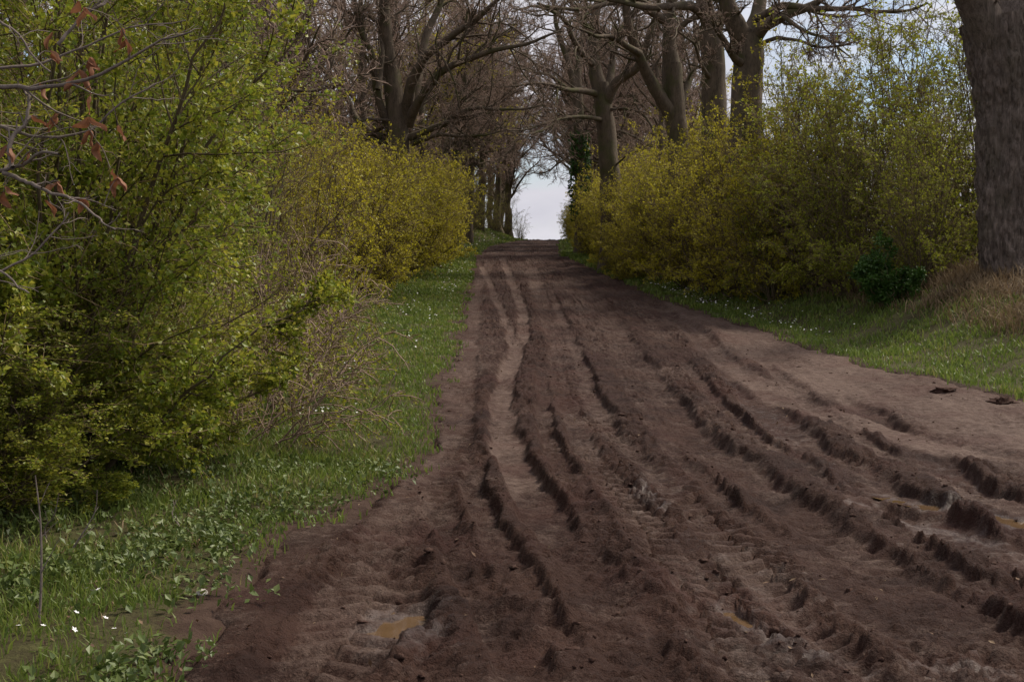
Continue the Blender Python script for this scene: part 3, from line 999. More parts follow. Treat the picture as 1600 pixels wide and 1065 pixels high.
T0 = wild_tree('bare_tree', G(-9.0, 52), 'bare brown tree in the wood around the broad mossy tree', GW, 31, 15, 0.26, 0.14, 17)
T1 = copy_tree(T0, G(-7.2, 60), 2.2, (1.1, 1.1, 1.06), 'bare brown tree in the wood around the broad mossy tree', GW)
T2 = wild_tree('bare_tree', G(-0.35, 116), LR_, GR, 33, 14, 0.40, 0.12, 18)
T3 = wild_tree('larch_tree', G(-6.0, 72), 'tall tree with a haze of pale green buds behind the left hedge', None, 34, 17, 0.24, 0.12, 20, ('horn', 3, 0.10))
T4 = wild_tree('bare_tree', G(-1.1, 109), LR_, GR, 36, 15, 0.34, 0.33, 24)
T5 = wild_tree('bare_tree', G(-4.3, 79), 'bare tree leaning over the track from the left bank', GR, 37, 14, 0.30, 0.30, 26, lean=3.2)
for (x, y, s, a) in [(-4.2, 90, 1.0, 0.3), (-3.2, 100, 1.0, -0.2), (-4.6, 70, .95, 0.1), (5.9, 83, .95, 3.0), (6.3, 94, 1.0, 3.4), (6.6, 104, 1.0, 2.9)]:
    copy_tree(T5, G(x, y), a, (s, s, s), None if x < 0 else 'bare tree leaning over the track from behind the small hornbeams', GR)
rg = np.random.default_rng(77)
for (x, y, s, a) in [(6.4, 108, .95, 1.0), (-2.6, 101, 1.0, 2.0), (6.6, 97, .95, 4.0), (-0.2, 122, 1.0, 5.0), (7.6, 118, 1.05, 0.3), (-3.4, 92, .95, 3.3), (6.2, 88, .9, 5.5), (-2.9, 84, .95, 1.4), (6.0, 79, .9, 2.6), (-1.2, 140, 1.35, 0.5), (7.0, 142, 1.4, 2.2), (-4.5, 136, 1.3, 4.4), (10.5, 138, 1.3, 3.1)]:
    copy_tree(T4, G(x, y), a, (s, s, s), far_label(x, y), GR)
SRC = [T0, T1, T2]
for i, (x, y, s) in enumerate([(-8.0, 38, .95), (-11.5, 44, 1.05), (-14.5, 52, 1.05), (-12, 62, 1.1), (-18, 66, 1.2), (-10, 76, 1.05),
                               (-5.6, 82, .9), (-14, 84, 1.1), (-22, 58, 1.1), (-8.2, 95, 1.0), (-17, 100, 1.2), (-25, 80, 1.25), (-12.5, 35, 1.0),
                               (-4.0, 92, .85), (-6.2, 104, .95), (-9.5, 30, .9), (-20, 46, 1.1), (-4.6, 66, .8), (-10.5, 56, 1.0), (-13, 70, 1.15), (-16, 76, 1.2), (-8.5, 86, 1.1), (-11.5, 92, 1.1), (-20, 90, 1.2), (-14, 112, 1.25), (-10, 112, 1.15), (-22, 118, 1.3), (-27, 64, 1.2), (-17.5, 38, 1.1), (-14.5, 30, 1.0), (-30, 100, 1.3)]):
    lab = 'bare brown tree behind the hawthorns and twiggy shrubs' if y < 48 else ('bare brown tree in the wood around the broad mossy tree' if y < 68 else ('bare brown tree in the wood behind the thickets near the rise' if x > -11 else LW))
    copy_tree(SRC[i % 3], G(x, y), rg.uniform(0, 6.28), (s, s, s * rg.uniform(0.92, 1.08)), lab, GW)
for i, (x, y, s) in enumerate([(-3.2, 112, .9), (-2.2, 126, .9), (6.2, 78, .85), (7.6, 90, .95), (9.0, 104, 1.0), (11.5, 118, 1.05), (14, 130, 1.1), (-7, 122, 1.1), (8.6, 120, .9), (17.5, 140, 1.1), (12.5, 96, 1.0), (10.2, 80, .9), (8.2, 68, .9), (9.4, 73, .95), (11.2, 88, 1.0), (13.2, 108, 1.05), (15, 118, 1.1), (17.5, 128, 1.15), (20, 150, 1.2), (12, 134, 1.1)]):
    copy_tree(SRC[(i + 1) % 3], G(x, y), rg.uniform(0, 6.28), (s, s, s * rg.uniform(0.92, 1.05)), far_label(x, y), GR)


# ------------------------------------------------------------------ hedge shrubs
def shrub(name, loc, label, cat, group, seed, H=4.5, Wd=1.8, ns=16, n2=10, n3=8, nl=9, ls=0.05, leaf='horn', r0=0.03, lean=(0, 0), droop=-0.02, low=0.05, fol_t=0.1, wl_=0.33, off=0.02, stemmat='stem', twr=0.0035, skirt=0.35):
    rng = np.random.default_rng(seed)
    root = thing(name, loc, label, cat, group)
    K = 12
    an = rng.uniform(0, 2 * np.pi, ns)
    rr_ = np.sqrt(rng.uniform(0, 1, ns))
    base = np.stack([np.cos(an) * rr_ * 0.35, np.sin(an) * rr_ * 0.35, np.zeros(ns)], -1)
    tip = np.stack([np.cos(an) * rr_ * Wd + lean[0], np.sin(an) * rr_ * Wd + lean[1], H * (1 - 0.35 * rr_ ** 2) * np.where(rng.uniform(size=ns) < skirt, rng.uniform(0.12, 0.6, ns), np.where(rng.uniform(size=ns) < 0.18, rng.uniform(1.08, 1.28, ns), rng.uniform(0.72, 1.06, ns)))], -1)
    s = np.linspace(0, 1, K)[None, :, None]
    P = base[:, None] * (1 - s) + tip[:, None] * s
    P[..., 2] += (tip[:, None, 2] * 0.16) * np.sin(s[..., 0] * np.pi) * rr_[:, None]
    P += np.cumsum(rng.normal(size=P.shape) * 0.045, 1) * (s > 0)
    Rr = r0 * rng.uniform(0.6, 1.2, ns)[:, None] * (1 - 0.8 * s[..., 0])
    P2, R2 = grow(rng, P, Rr, n2, low, 1.0, 0.36, 0.80, 6, 0.06, 0.01 + droop, 0.14, 0.014, 0.006)
    P3, R3 = grow(rng, P2, R2, n3, 0.1, 1.0, 0.48, 0.75, 4, 0.04, droop, 0.20, 0.006, twr)
    v, q = join([tubes(P, Rr, 5), tubes(P2, R2, 3)])
    st = put('stems', mesh_from('stems', v, [q], True, None, M[stemmat]), root)
    v, q = tubes(P3, R3, 3)
    put('twigs', mesh_from('twigs', v, [q], True, None, M['shoot']), st, kind='stuff')
    if nl:
        v, tr, ti = leaves(rng, np.concatenate([P3, resample_all(P2, P3.shape[1])]), nl, ls, ls * wl_, fol_t, off)
        put('foliage', mesh_from('foliage', v, [tr], False, {'tint': ti}, M[leaf]), root, kind='stuff')
    return root


def resample_all(P, K):
    i = np.linspace(0, P.shape[1] - 1.001, K)
    a = i.astype(int)
    f = (i - a)[None, :, None]
    return P[:, a] * (1 - f) + P[:, a + 1] * f


# left: hawthorns close by
HL = 'hawthorns on the left verge'
HA = shrub('hawthorn_bush', G(-3.75, 10.3), 'dense dark green hawthorn with leaves down to the weeds, beside the dry stalks', 'bush', HL, 41, 5.6, 2.1, 36, 14, 9, 20, 0.041, 'haw', 0.03, (0.2, 0), -0.04, 0.03, 0.0, 0.36, 0.028, skirt=0.5)
HB = shrub('hawthorn_bush', G(-4.45, 14.2), 'light green hawthorn with twigs hanging over the grass verge', 'bush', HL, 42, 6.2, 2.0, 36, 14, 9, 16, 0.041, 'haw', 0.03, (0.0, -0.1), -0.04, 0.04, 0.0, 0.36, 0.028, skirt=0.5)
copy_tree(HA, G(-5.4, 17.8), 2.2, (1.0, 1.0, 1.12), 'tall hawthorn thinning out towards the yellow hornbeam hedge', HL)
copy_tree(HB, G(-6.6, 12.6), 4.0, (1.1, 1.1, 1.2), 'hawthorn at the back of the left thicket, behind the dense one', HL)
copy_tree(HB, G(-4.9, 8.0), 1.1, (0.95, 0.95, 0.9), 'hawthorn beside the young beech with withered leaves', HL)

copy_tree(HB, G(-3.7, 9.0), 2.6, (0.62, 0.62, 0.34), 'low hawthorn growth sweeping the ground in front of the dense hawthorn', HL)
copy_tree(HA, G(-3.4, 11.4), 0.6, (0.55, 0.55, 0.32), 'low hawthorn growth between the dense hawthorn and the grass verge', HL)
# left: thin twiggy shrubs
TL = 'twiggy shrubs between hawthorns and hornbeams'
TB = shrub('twiggy_shrub', G(-4.6, 22.5), 'thin brown twiggy shrub with few leaves, next to the tall hawthorn', 'bush', TL, 51, 5.0, 2.2, 20, 10, 9, 3, 0.035, 'green', 0.03, (0.2, -0.2), -0.02, 0.04, 0.2)
copy_tree(TB, G(-5.6, 27.0), 2.0, (1, 1, 1.1), 'brown twiggy shrub with few leaves, next to the yellow hornbeams', TL)
copy_tree(TB, G(-7.6, 30), 0.7, (1.15, 1.15, 1.4), 'tall brown twiggy shrub towering behind the smaller twiggy ones', TL)
copy_tree(TB, G(-9.2, 34), 3.0, (1.3, 1.3, 1.5), 'tall brown twiggy shrub at the back, before the bare wood', TL)
BR = 'brambles trailing on the left verge'
TB2 = shrub('bramble_bush', G(-2.75, 12.6), 'bare brown bramble stems arching over the verge grass near the weeds', 'bush', BR, 55, 1.7, 1.5, 30, 9, 7, 1, 0.035, 'green', 0.012, (0.25, 0), -0.07, 0.1, 0.2, stemmat='twig', twr=0.003, skirt=0.5)
copy_tree(TB2, G(-2.9, 15.3), 1.2, (1.1, 1.1, 1.15), 'bare brown bramble tangle under the light green hawthorn', BR)
copy_tree(TB2, G(-3.2, 18.4), 3.9, (1.15, 1.15, 1.3), 'tall bramble tangle below the thin twiggy shrub', BR)
copy_tree(TB2, G(-3.6, 21.5), 5.2, (1.2, 1.2, 1.3), 'bramble tangle at the foot of the brown twiggy shrubs', BR)
UB = 'thickets on the bank at the top of the rise'
for i, (x, y, s) in enumerate([(-3.6, 72, .8), (-3.9, 77, .85), (-3.8, 82, .85), (-3.6, 88, .85), (-3.0, 94, .8), (-2.4, 100, .8), (-1.4, 106, .75), (-0.6, 112, .7), (-5.5, 75, 1.1), (-5.6, 84, 1.1), (-5.2, 93, 1.1), (-4.4, 103, 1.1), (-3.0, 112, 1.1), (0.7, 117, .55), (5.6, 117, .6)]):
    copy_tree(TB, G(x, y), i * 1.9, (s, s, s * 1.15), 'brown thicket on the grassy bank where the track tops the rise' if x < 0 else 'small brown thicket edging the sky gap at the crest', UB)
# hornbeam hedges
LH = 'hornbeams of the left hedge'
RH = 'hornbeams of the right hedge'
LLH = 'yellow-green hornbeam in the front row of the left hedge'
LRH = 'yellow-green hornbeam in the right hedge'
S0 = shrub('hornbeam_bush', G(-5.0, 39), LLH, 'bush', LH, 61, 4.9, 2.2, 40, 12, 10, 4, 0.060, 'horn', 0.026, twr=0.0045)
S1 = shrub('hornbeam_bush', G(-4.6, 45), LLH, 'bush', LH, 62, 4.6, 2.1, 42, 12, 10, 4, 0.060, 'horn', 0.026, twr=0.0045)
S2 = shrub('spring_bush', G(8.7, 32.5), 'bright green bush on the bank close to the old oak', 'bush', 'green bushes near the old oak', 63, 5.4, 2.4, 40, 12, 10, 4, 0.058, 'green', 0.026, twr=0.0045)
for i, (x, y, s) in enumerate([(-5.6, 34.5, 1.0), (-4.8, 42, 1.0), (-4.5, 48, 1.0), (-4.2, 51.5, 1.0), (-3.9, 55, 1.0), (-3.7, 58.5, .95), (-3.6, 62, .9), (-8.0, 37, 1.1), (-7.6, 42, 1.1), (-7.2, 47, 1.15), (-6.8, 53, 1.15), (-6.2, 60, 1.1), (-4.6, 67, .8), (-10.5, 40, 1.2), (-9.8, 48, 1.2)]):
    lab = 'yellow-green hornbeam in the back row of the left hedge' if x < -5.7 - 0.02 * (60 - y) else ('yellow-green hornbeam next to the brown twiggy shrubs' if y < 37 else 'yellow-green hornbeam at the far end of the left hedge' if y > 60 else LLH)
    copy_tree((S0, S1)[i % 2], G(x, y), rg.uniform(0, 6.28), (s, s, s * rg.uniform(.92, 1.08)), lab, LH)
for i, (x, y, s) in enumerate([(7.5, 36.0, 1.0), (7.0, 38.8, 1.05), (6.6, 41.6, 1.05), (6.25, 44.5, 1.0), (5.95, 47.5, 1.0), (5.65, 50.5, .95), (5.4, 53.5, .95), (5.15, 57, .9), (4.95, 60.5, .85), (4.8, 64.5, .8), (4.75, 69, .72), (4.8, 74, .7), (4.95, 79, .7), (5.2, 84, .7), (5.5, 89, .7),
                               (9.0, 39, 1.2), (8.6, 43.5, 1.2), (8.1, 48, 1.15), (7.5, 53, 1.05), (7.0, 58, 1.0), (6.6, 64, .95), (5.9, 95, .7), (6.6, 103, .75), (4.3, 66, .72), (4.55, 52.5, .5), (4.6, 49.3, .52), (5.3, 112, .5), (4.3, 56, .5), (5.0, 99, .62), (5.2, 106, .62), (6.2, 114, .7), (7.4, 111, .8)]):
    if s > 0.9 and x > np.interp(y, [36, 66], [8.2, 5.6]):
        lab = 'hornbeam in the back row of the right hedge, around the big trunks'
    elif y < 43.5:
        lab = 'yellow-green hornbeam in front of the stout tree with heavy boughs'
    elif y < 52:
        lab = 'yellow-green hornbeam in front of the tree split into a wide V'
    elif y < 60:
        lab = 'yellow-green hornbeam at the foot of the leaning forked tree'
    elif y < 72:
        lab = 'small yellow-green hornbeam at the foot of the ivy-clad trunk'
    else:
        lab = 'far small hornbeam beyond the ivy-clad trunk'
    copy_tree((S1, S0)[i % 2], G(x, y), rg.uniform(0, 6.28), (s, s, s * rg.uniform(.92, 1.08)), lab, RH)
GG = 'green bushes near the old oak'
for i, (x, y, s, lab) in enumerate([(10.4, 35.5, 1.35, 'tall green bush behind the one beside the old oak'), (9.6, 30.0, .8, 'low green bush in front of the tall ones, by the dark evergreen'),
                                    (12.2, 33.5, 1.3, 'tall green bush directly behind the old oak'), (8.4, 36.0, 1.15, 'green bush where the yellow hedge turns green')]):
    copy_tree(S2, G(x, y), rg.uniform(0, 6.28), (s, s, s), lab, GG)
shrub('evergreen_bush', G(8.75, 29.3), 'small dark evergreen bush low on the bank left of the oak', 'bush', None, 71, 1.35, 0.75, 16, 9, 8, 12, 0.06, 'ever', 0.02, (0, 0), 0.0, 0.05, 0.0, 0.4, 0.04)


# ------------------------------------------------------------------ young beech with withered leaves, standing left of the frame
def young_beech():
    rng = np.random.default_rng(91)
    base = np.array(G(-3.45, 6.3))
    root = thing('young_beech_tree', tuple(base), 'young beech with bare grey twigs and a few withered brown leaves', 'tree')
    tp = resample(np.array([base, base + [0.03, 0, 1.0], base + [0.10, 0.03, 1.9], base + [0.12, 0.0, 2.8], base + [0.2, 0, 3.6], base + [0.15, 0.1, 4.6]]) - base, 30)
    r = np.linspace(0.065, 0.02, 30)
    v, q = rough_tube(tp, r, 10, 0.08, 1.5, 3.0)
    put('trunk', mesh_from('trunk', v, [q], True, None, M['grey']), root)
    Y = 6.2
    LIMBS = [
        ([(-80, 150), (0, 137), (60, 138), (110, 132), (150, 122), (230, 75), (300, 50)], (6.3, 6.0), 0.020, 0.004),
        ([(-80, 300), (0, 268), (35, 258), (60, 240), (92, 243)], (6.3, 6.0), 0.019, 0.006),
        ([(20, 262), (18, 225), (40, 195), (47, 150), (30, 135)], (6.1, 6.3), 0.013, 0.005),
        ([(5, 270), (60, 295), (110, 310), (150, 338), (182, 360)], (6.2, 5.9), 0.011, 0.003),
        ([(-90, 210), (0, 200), (70, 215), (115, 212), (150, 200), (190, 165), (245, 130)], (6.4, 6.6), 0.013, 0.004),
        ([(-90, 110), (0, 108), (60, 100), (130, 75), (200, 48), (290, 30)], (6.4, 6.8), 0.013, 0.003),
        ([(-60, 20), (0, 35), (30, 55), (52, 92), (80, 115)], (6.2, 6.0), 0.012, 0.004),
        ([(-60, 440), (0, 420), (55, 398), (85, 365), (110, 330)], (6.3, 6.5), 0.012, 0.004),
        ([(-60, 410), (0, 425), (25, 450), (42, 460)], (6.2, 6.0), 0.009, 0.004),
        ([(90, 70), (125, 30), (165, 0), (200, -40)], (6.5, 6.7), 0.010, 0.004),
    ]
    LP, LR = [], []
    for (p, D, r0, r1) in LIMBS:
        W = limb_world(p, D) - base
        if p[0][0] < -50:                      # joins the trunk outside the picture
            h = np.clip(W[0, 2] - 0.35, 0.3, 4.2)
            tx = np.array([np.interp(h, tp[:, 2], tp[:, k]) for k in range(3)])
            W = np.vstack([tx, W])
        P = resample(W, 26, rng, 0.012)
        Rr = np.linspace(r0, r1, 26)
        v, q = tubes(P[None], Rr[None], 7)
        put('limb', mesh_from('limb', v, [q], True, None, M['grey']), root)
        LP.append(resample(P, 14))
        LR.append(np.interp(np.linspace(0, 1, 14), np.linspace(0, 1, 26), Rr))
    P2, R2 = grow(rng, np.array(LP), np.array(LR), 7, 0.25, 1.0, 0.30, 0.75, 8, 0.05, 0.0, 0.16, 0.006, 0.0022)
    P3, R3 = grow(rng, P2, R2, 4, 0.15, 1.0, 0.45, 0.75, 5, 0.02, 0.0, 0.2, 0.003, 0.0015)
    v, q = join([tubes(P2, R2, 4), tubes(P3, R3, 3)])
    put('twigs', mesh_from('twigs', v, [q], True, None, M['grey']), root, kind='stuff')
    # withered leaves: one curled blade, shared
    n, m = 7, 5
    shapes = []
    for k in range(3):
        vs = []
        for i in range(n):
            t = i / (n - 1)
            wdt = 0.021 * math.sin(math.pi * min(1, t * 0.92 + 0.06)) ** 0.8
            for j in range(m):
                s_ = (j / (m - 1) - 0.5) * 2
                cur = (0.9 + 0.5 * k) * s_
                x = wdt * math.sin(cur) / (0.9 + 0.5 * k)
                y = wdt * 0.9 * (1 - math.cos(cur)) + 0.006 * math.sin(9 * t + k * 2 + s_)
                vs.append((x + 0.012 * math.sin(4 * t + k), y + 0.02 * (t ** 2) * (1 + k * 0.4), -0.085 * t))
        fs = [[i * m + j, i * m + j + 1, (i + 1) * m + j + 1, (i + 1) * m + j] for i in range(n - 1) for j in range(m - 1)]
        shapes.append(mesh_from('leaf', vs, [np.array(fs)], True, {'tint': np.full(len(vs), 0.3 + 0.2 * k)}, M['dead']))
    ends = np.concatenate([P2.reshape(-1, 3), np.array(LP).reshape(-1, 3)])
    spots = [(122, 2), (132, 12), (142, 78), (136, 92), (214, 57), (203, 72), (150, 130), (124, 114), (122, 125), (74, 182), (40, 178), (8, 232), (33, 226),
             (88, 278), (44, 312), (140, 183), (185, 198), (128, 298), (5, 290), (80, 82), (78, 50), (158, 205), (172, 262), (185, 275), (5, 300), (118, 205), (55, 122)]
    for i, (px, py) in enumerate(spots):
        w = at(px, py, 6.15) - base
        d = np.linalg.norm((ends - w) * np.array([1, 0.25, 1]), axis=1)
        e = ends[np.argmin(d)]
        if np.min(d) > 0.06:                   # its own short twig
            Pq = resample(np.array([e, (e + w) / 2 + [0, 0, 0.02], w]), 6)
            v, q = tubes(Pq[None], np.full((1, 6), 0.002), 4)
            put('twig', mesh_from('twig', v, [q], True, None, M['grey']), root)
        else:
            w = e
        for c in range(2 if i % 2 else 1):
            o = put('leaf', shapes[(i + c) % 3], root, tuple(w))
            o.rotation_euler = (rng.uniform(-0.7, 0.7), rng.uniform(-0.8, 0.8), rng.uniform(0, 6.28))
            s = rng.uniform(0.8, 1.25)
            o.scale = (s, s, s)


young_beech()


# ------------------------------------------------------------------ grass, weeds, flowers, clods
def blades(rng, x, y, z, h, w, lean):
    m = len(x)
    an = rng.uniform(0, 2 * np.pi, m)
    sd_ = np.stack([np.cos(an), np.sin(an), 0 * an], -1)
    ln = rng.uniform(0, 2 * np.pi, m)
    ld = np.stack([np.cos(ln), np.sin(ln), 0 * ln], -1) * (lean * rng.uniform(0.2, 1.0, m) * h)[:, None]
    b = np.stack([x, y, z], -1)
    up = np.stack([0 * h, 0 * h, h], -1)
    V = np.zeros((m, 5, 3))
    V[:, 0] = b - sd_ * w[:, None]
    V[:, 1] = b + sd_ * w[:, None]
    mid = b + up * 0.55 + ld * 0.3
    V[:, 2] = mid + sd_ * (w * 0.8)[:, None]
    V[:, 3] = mid - sd_ * (w * 0.8)[:, None]
    V[:, 4] = b + up * np.sqrt(np.clip(1 - 0.5 * (np.linalg.norm(ld, axis=1) / h) ** 2, 0.2, 1))[:, None] + ld
    o = np.arange(m)[:, None] * 5
    tint = np.repeat(rng.uniform(0, 1, m), 5)
    return V.reshape(-1, 3), o + np.array([[0, 1, 2, 3]]), o + np.array([[3, 2, 4]]), tint


def rand_y(rng, n, y0, y1):
    return np.exp(rng.uniform(math.log(y0), math.log(y1), n))


def grass_patch(name, rng, n, y0, y1, fx, hfun, label, mat='grass', lean=0.8, cond=None, wk=1.0):
    y = rand_y(rng, n, y0, y1)
    x = fx(rng, y)
    ins = inside(x, y)
    p = sst((-ins + 0.10 + 0.15 * pn(x * 2.5, y * 2.0, 61.0)) / 0.50) * np.clip(np.interp(y, [5, 9, 13], [0.30, 0.55, 0.75]) + 1.2 * pn(x * 1.1, y * 0.9, 41.0) + 0.6 * pn(x * 3.1, y * 2.6, 43.0), 0.06, 1)
    if cond is not None:
        p = p * cond(x, y)
    k = rng.uniform(0, 1, n) < p
    x, y = x[k], y[k]
    z = ground(x, y) - 0.005
    h = hfun(rng, x, y) * rng.uniform(0.55, 1.25, len(x))
    w = (0.0022 + 0.00042 * y) * rng.uniform(0.7, 1.3, len(x)) * wk
    v, q, t, ti = blades(rng, x, y, z, h, w, lean)
    put(name, mesh_from(name, v, [q, t], False, {'tint': ti}, M[mat]), label=label, cat='grass', kind='stuff')


rg = np.random.default_rng(5)
grass_patch('grass', rg, 95000, 4.6, 70, lambda r, y: XL(y) + 0.25 - r.uniform(0, 1, len(y)) ** 1.2 * np.clip(1.4 + 0.14 * y, 2.0, 3.6),
            lambda r, x, y: 0.06 + 0.0010 * y + 0.07 * np.clip(0.5 + pn(x * 0.8, y * 0.6, 3.0), 0, 1) * np.clip((XL(y) - x) / 1.2, 0.2, 1), 'short green grass on the left verge')
grass_patch('grass', rg, 60000, 11, 72, lambda r, y: XR(y) - 0.25 + r.uniform(0, 1, len(y)) ** 1.1 * np.clip(5.4 - 0.04 * y, 2.6, 5.0),
            lambda r, x, y: 0.07 + 0.0011 * y + 0.06 * np.clip(0.5 + pn(x * 0.8, y * 0.6, 3.0), 0, 1), 'green grass on the right verge and meadow strip')
grass_patch('grass', rg, 9000, 70, 118, lambda r, y: np.where(r.uniform(0, 1, len(y)) < 0.75, XL(y) - r.uniform(0, 4, len(y)), XR(y) + r.uniform(0, 1.6, len(y))),
            lambda r, x, y: 0.16 + 0 * x, 'green grass banks where the track tops the rise')
grass_patch('dry_grass', rg, 34000, 19, 35, lambda r, y: XR(y) + 2.2 + r.uniform(0, 4.6, len(y)),
            lambda r, x, y: 0.36 + 0.30 * np.clip(pn(x * 0.9, y * 0.9, 9.0), 0, 1), 'tangle of dry tan grass on the bank below the oak', 'drygrass', 1.3,
            lambda x, y: sst((x - XR(y) - 2.4) / 1.0) * np.clip(0.7 + 1.2 * pn(x * 0.7, y * 0.7, 19.0), 0.08, 1), 0.75)
grass_patch('dry_grass', rg, 15000, 4.6, 26, lambda r, y: XL(y) - 0.5 - r.uniform(0, 2.6, len(y)),
            lambda r, x, y: 0.07 + 0.14 * np.clip(pn(x * 0.9, y * 0.9, 9.0), 0, 1), 'scattered dry grass along the foot of the left bushes', 'drygrass', 1.9,
            lambda x, y: np.clip(0.35 + 1.8 * pn(x * 0.8, y * 0.8, 29.0), 0.04, 1), 0.8)


def broad_weeds():
    rng = np.random.default_rng(15)
    n = 2100
    y = rand_y(rng, n, 4.7, 11.5)
    x = XL(y) + 0.15 - rng.uniform(0, 1, n) ** 1.1 * 2.4
    k = (inside(x, y) < np.where(rng.uniform(size=n) < 0.12, 0.25, -0.1)) & (rng.uniform(0, 1, n) < np.clip(0.5 + 1.8 * pn(x * 1.2, y * 0.9, 50.0), 0.02, 1))
    x, y = x[k], y[k]
    z = ground(x, y)
    m = 9
    idx = np.repeat(np.arange(len(x)), m)
    N = len(idx)
    sc_ = np.repeat(rng.uniform(0.5, 1.25, len(x)), m)
    an = rng.uniform(0, 2 * np.pi, N)
    hh = rng.uniform(0.02, 0.16, N) * sc_
    c0 = np.stack([x[idx] + np.cos(an) * 0.02, y[idx] + np.sin(an) * 0.02, z[idx] + hh * 0.6], -1)
    dirv = np.stack([np.cos(an), np.sin(an), rng.uniform(-0.1, 0.7, N)], -1)
    Pl = np.stack([c0, c0 + dirv * 0.05 * sc_[:, None]], 1)
    v, tr, ti = leaves(rng, Pl, 1, 0.042, 0.014, 0.2, 0.008, 0.0, 0.9, 0.5)
    put('weeds', mesh_from('weeds', v, [tr], False, {'tint': ti}, M['weed']), label='broad-leaved weeds and nettles at the foot of the hawthorn', cat='weeds', kind='stuff')


broad_weeds()


def white_flowers():
    rng = np.random.default_rng(25)
    pts = []
    for (px, py, sx, sy, n) in [(500, 660, 60, 14, 40), (560, 600, 40, 25, 26), (640, 490, 70, 18, 60), (705, 440, 25, 25, 60), (600, 540, 60, 30, 25), (110, 1020, 70, 30, 7), (150, 970, 15, 8, 3)]:
        for _ in range(n):
            x, y = gp(px + rng.normal() * sx * 0.6, py + rng.normal() * sy * 0.6)
            if inside(x, y) < -0.15:
                pts.append((x, y))
    for _ in range(190):
        y = rng.uniform(27, 46)
        pts.append((XR(y) + 0.5 + abs(rng.normal()) * 0.6 + 0.0, y))
    for _ in range(70):
        y = rng.uniform(72, 100)
        pts.append((XL(y) - 0.8 - abs(rng.normal()) * 0.5, y))
    pts = np.array(pts)
    z = ground(pts[:, 0], pts[:, 1])
    vs, fs = [], []
    for (x, y), zz in zip(pts, z):
        h = 0.10 + 0.0012 * y + rng.uniform(0, 0.05)
        r = 0.009 + 0.00032 * y
        c = np.array([x, y, zz + h])
        tilt = rng.normal(size=2) * 0.35
        a0 = rng.uniform(0, 6.28)
        for k in range(5):
            a = a0 + k * 2 * math.pi / 5
            o = len(vs)
            def pt(rr, aa, up):
                dx, dy = math.cos(aa) * rr, math.sin(aa) * rr
                return c + [dx, dy, up + dx * tilt[0] + dy * tilt[1]]
            vs += [c, pt(r * 0.8, a - 0.5, r * 0.2), pt(r * 1.3, a, r * 0.3), pt(r * 0.8, a + 0.5, r * 0.2)]
            fs += [[o, o + 1, o + 2, o + 3]]
    put('white_flowers', mesh_from('white_flowers', np.array(vs), [np.array(fs)], False, None, M['white']), label='small white wildflowers dotted through the verge grass', cat='flowers', kind='stuff')


white_flowers()


def clods():
    rng = np.random.default_rng(35)
    # icosphere
    t = (1 + 5 ** 0.5) / 2
    iv = unit(np.array([(-1, t, 0), (1, t, 0), (-1, -t, 0), (1, -t, 0), (0, -1, t), (0, 1, t), (0, -1, -t), (0, 1, -t), (t, 0, -1), (t, 0, 1), (-t, 0, -1), (-t, 0, 1)], float))
    fc = [(0, 11, 5), (0, 5, 1), (0, 1, 7), (0, 7, 10), (0, 10, 11), (1, 5, 9), (5, 11, 4), (11, 10, 2), (10, 7, 6), (7, 1, 8), (3, 9, 4), (3, 4, 2), (3, 2, 6), (3, 6, 8), (3, 8, 9), (4, 9, 5), (2, 4, 11), (6, 2, 10), (8, 6, 7), (9, 8, 1)]
    vl, f2, mid = list(map(tuple, iv)), [], {}
    def mp(a, b):
        k = (min(a, b), max(a, b))
        if k not in mid:
            v = np.array(vl[a]) + np.array(vl[b])
            vl.append(tuple(v / np.linalg.norm(v)))
            mid[k] = len(vl) - 1
        return mid[k]
    for a, b, c in fc:
        ab, bc, ca = mp(a, b), mp(b, c), mp(c, a)
        f2 += [(a, ab, ca), (b, bc, ab), (c, ca, bc), (ab, bc, ca)]
    S_, F_ = np.array(vl), np.array(f2)
    xs, ys = [], []
    for k, ((py_, px_), w, dep, tread, dr, we, bh) in enumerate(RUTS):
        n = int(50 * bh / 0.09)
        y = rand_y(rng, n, max(4.4, py_[0]), min(34, py_[-1]))
        x = np.interp(y, py_, px_) + np.where(rng.uniform(size=n) < 0.5, -1, 1) * w * 1.28 + rng.normal(size=n) * w * 0.28
        xs.append(x)
        ys.append(y)
    y = rand_y(rng, 450, 4.4, 30)
    xs.append(rng.uniform(0, 1, 450) * (XR(y) - XL(y)) + XL(y))
    ys.append(y)
    x, y = np.concatenate(xs), np.concatenate(ys)
    k = inside(x, y) > 0.05
    x, y = x[k], y[k]
    z, _, wet, bm, _ = mud(x, y)
    k = wet < 0.8
    x, y, z = x[k], y[k], z[k]
    n = len(x)
    r = np.clip(np.exp(rng.normal(size=n) * 0.55 + math.log(0.0075)), 0.004, 0.022) * np.clip(0.8 + 0.02 * y, 0.9, 1.4)
    dv = S_[None] * (1 + 0.9 * pn(S_[None, :, 0] * 1.7 + np.arange(n)[:, None] * 3.3, S_[None, :, 1] * 1.7, S_[None, :, 2] * 1.7))[..., None]
    st = rng.uniform(0.7, 1.5, (n, 1, 3)) * np.array([1.1, 1.1, 0.7])
    V = dv * st * r[:, None, None] + np.stack([x, y, z + r * 0.05], -1)[:, None]
    F = (np.arange(n)[:, None, None] * len(S_) + F_[None]).reshape(-1, 3)
    put('mud_clods', mesh_from('mud_clods', V.reshape(-1, 3), [F], True, None, M['clod']), label='loose dark clods of mud thrown up along the ruts', cat='mud', kind='stuff')


clods()


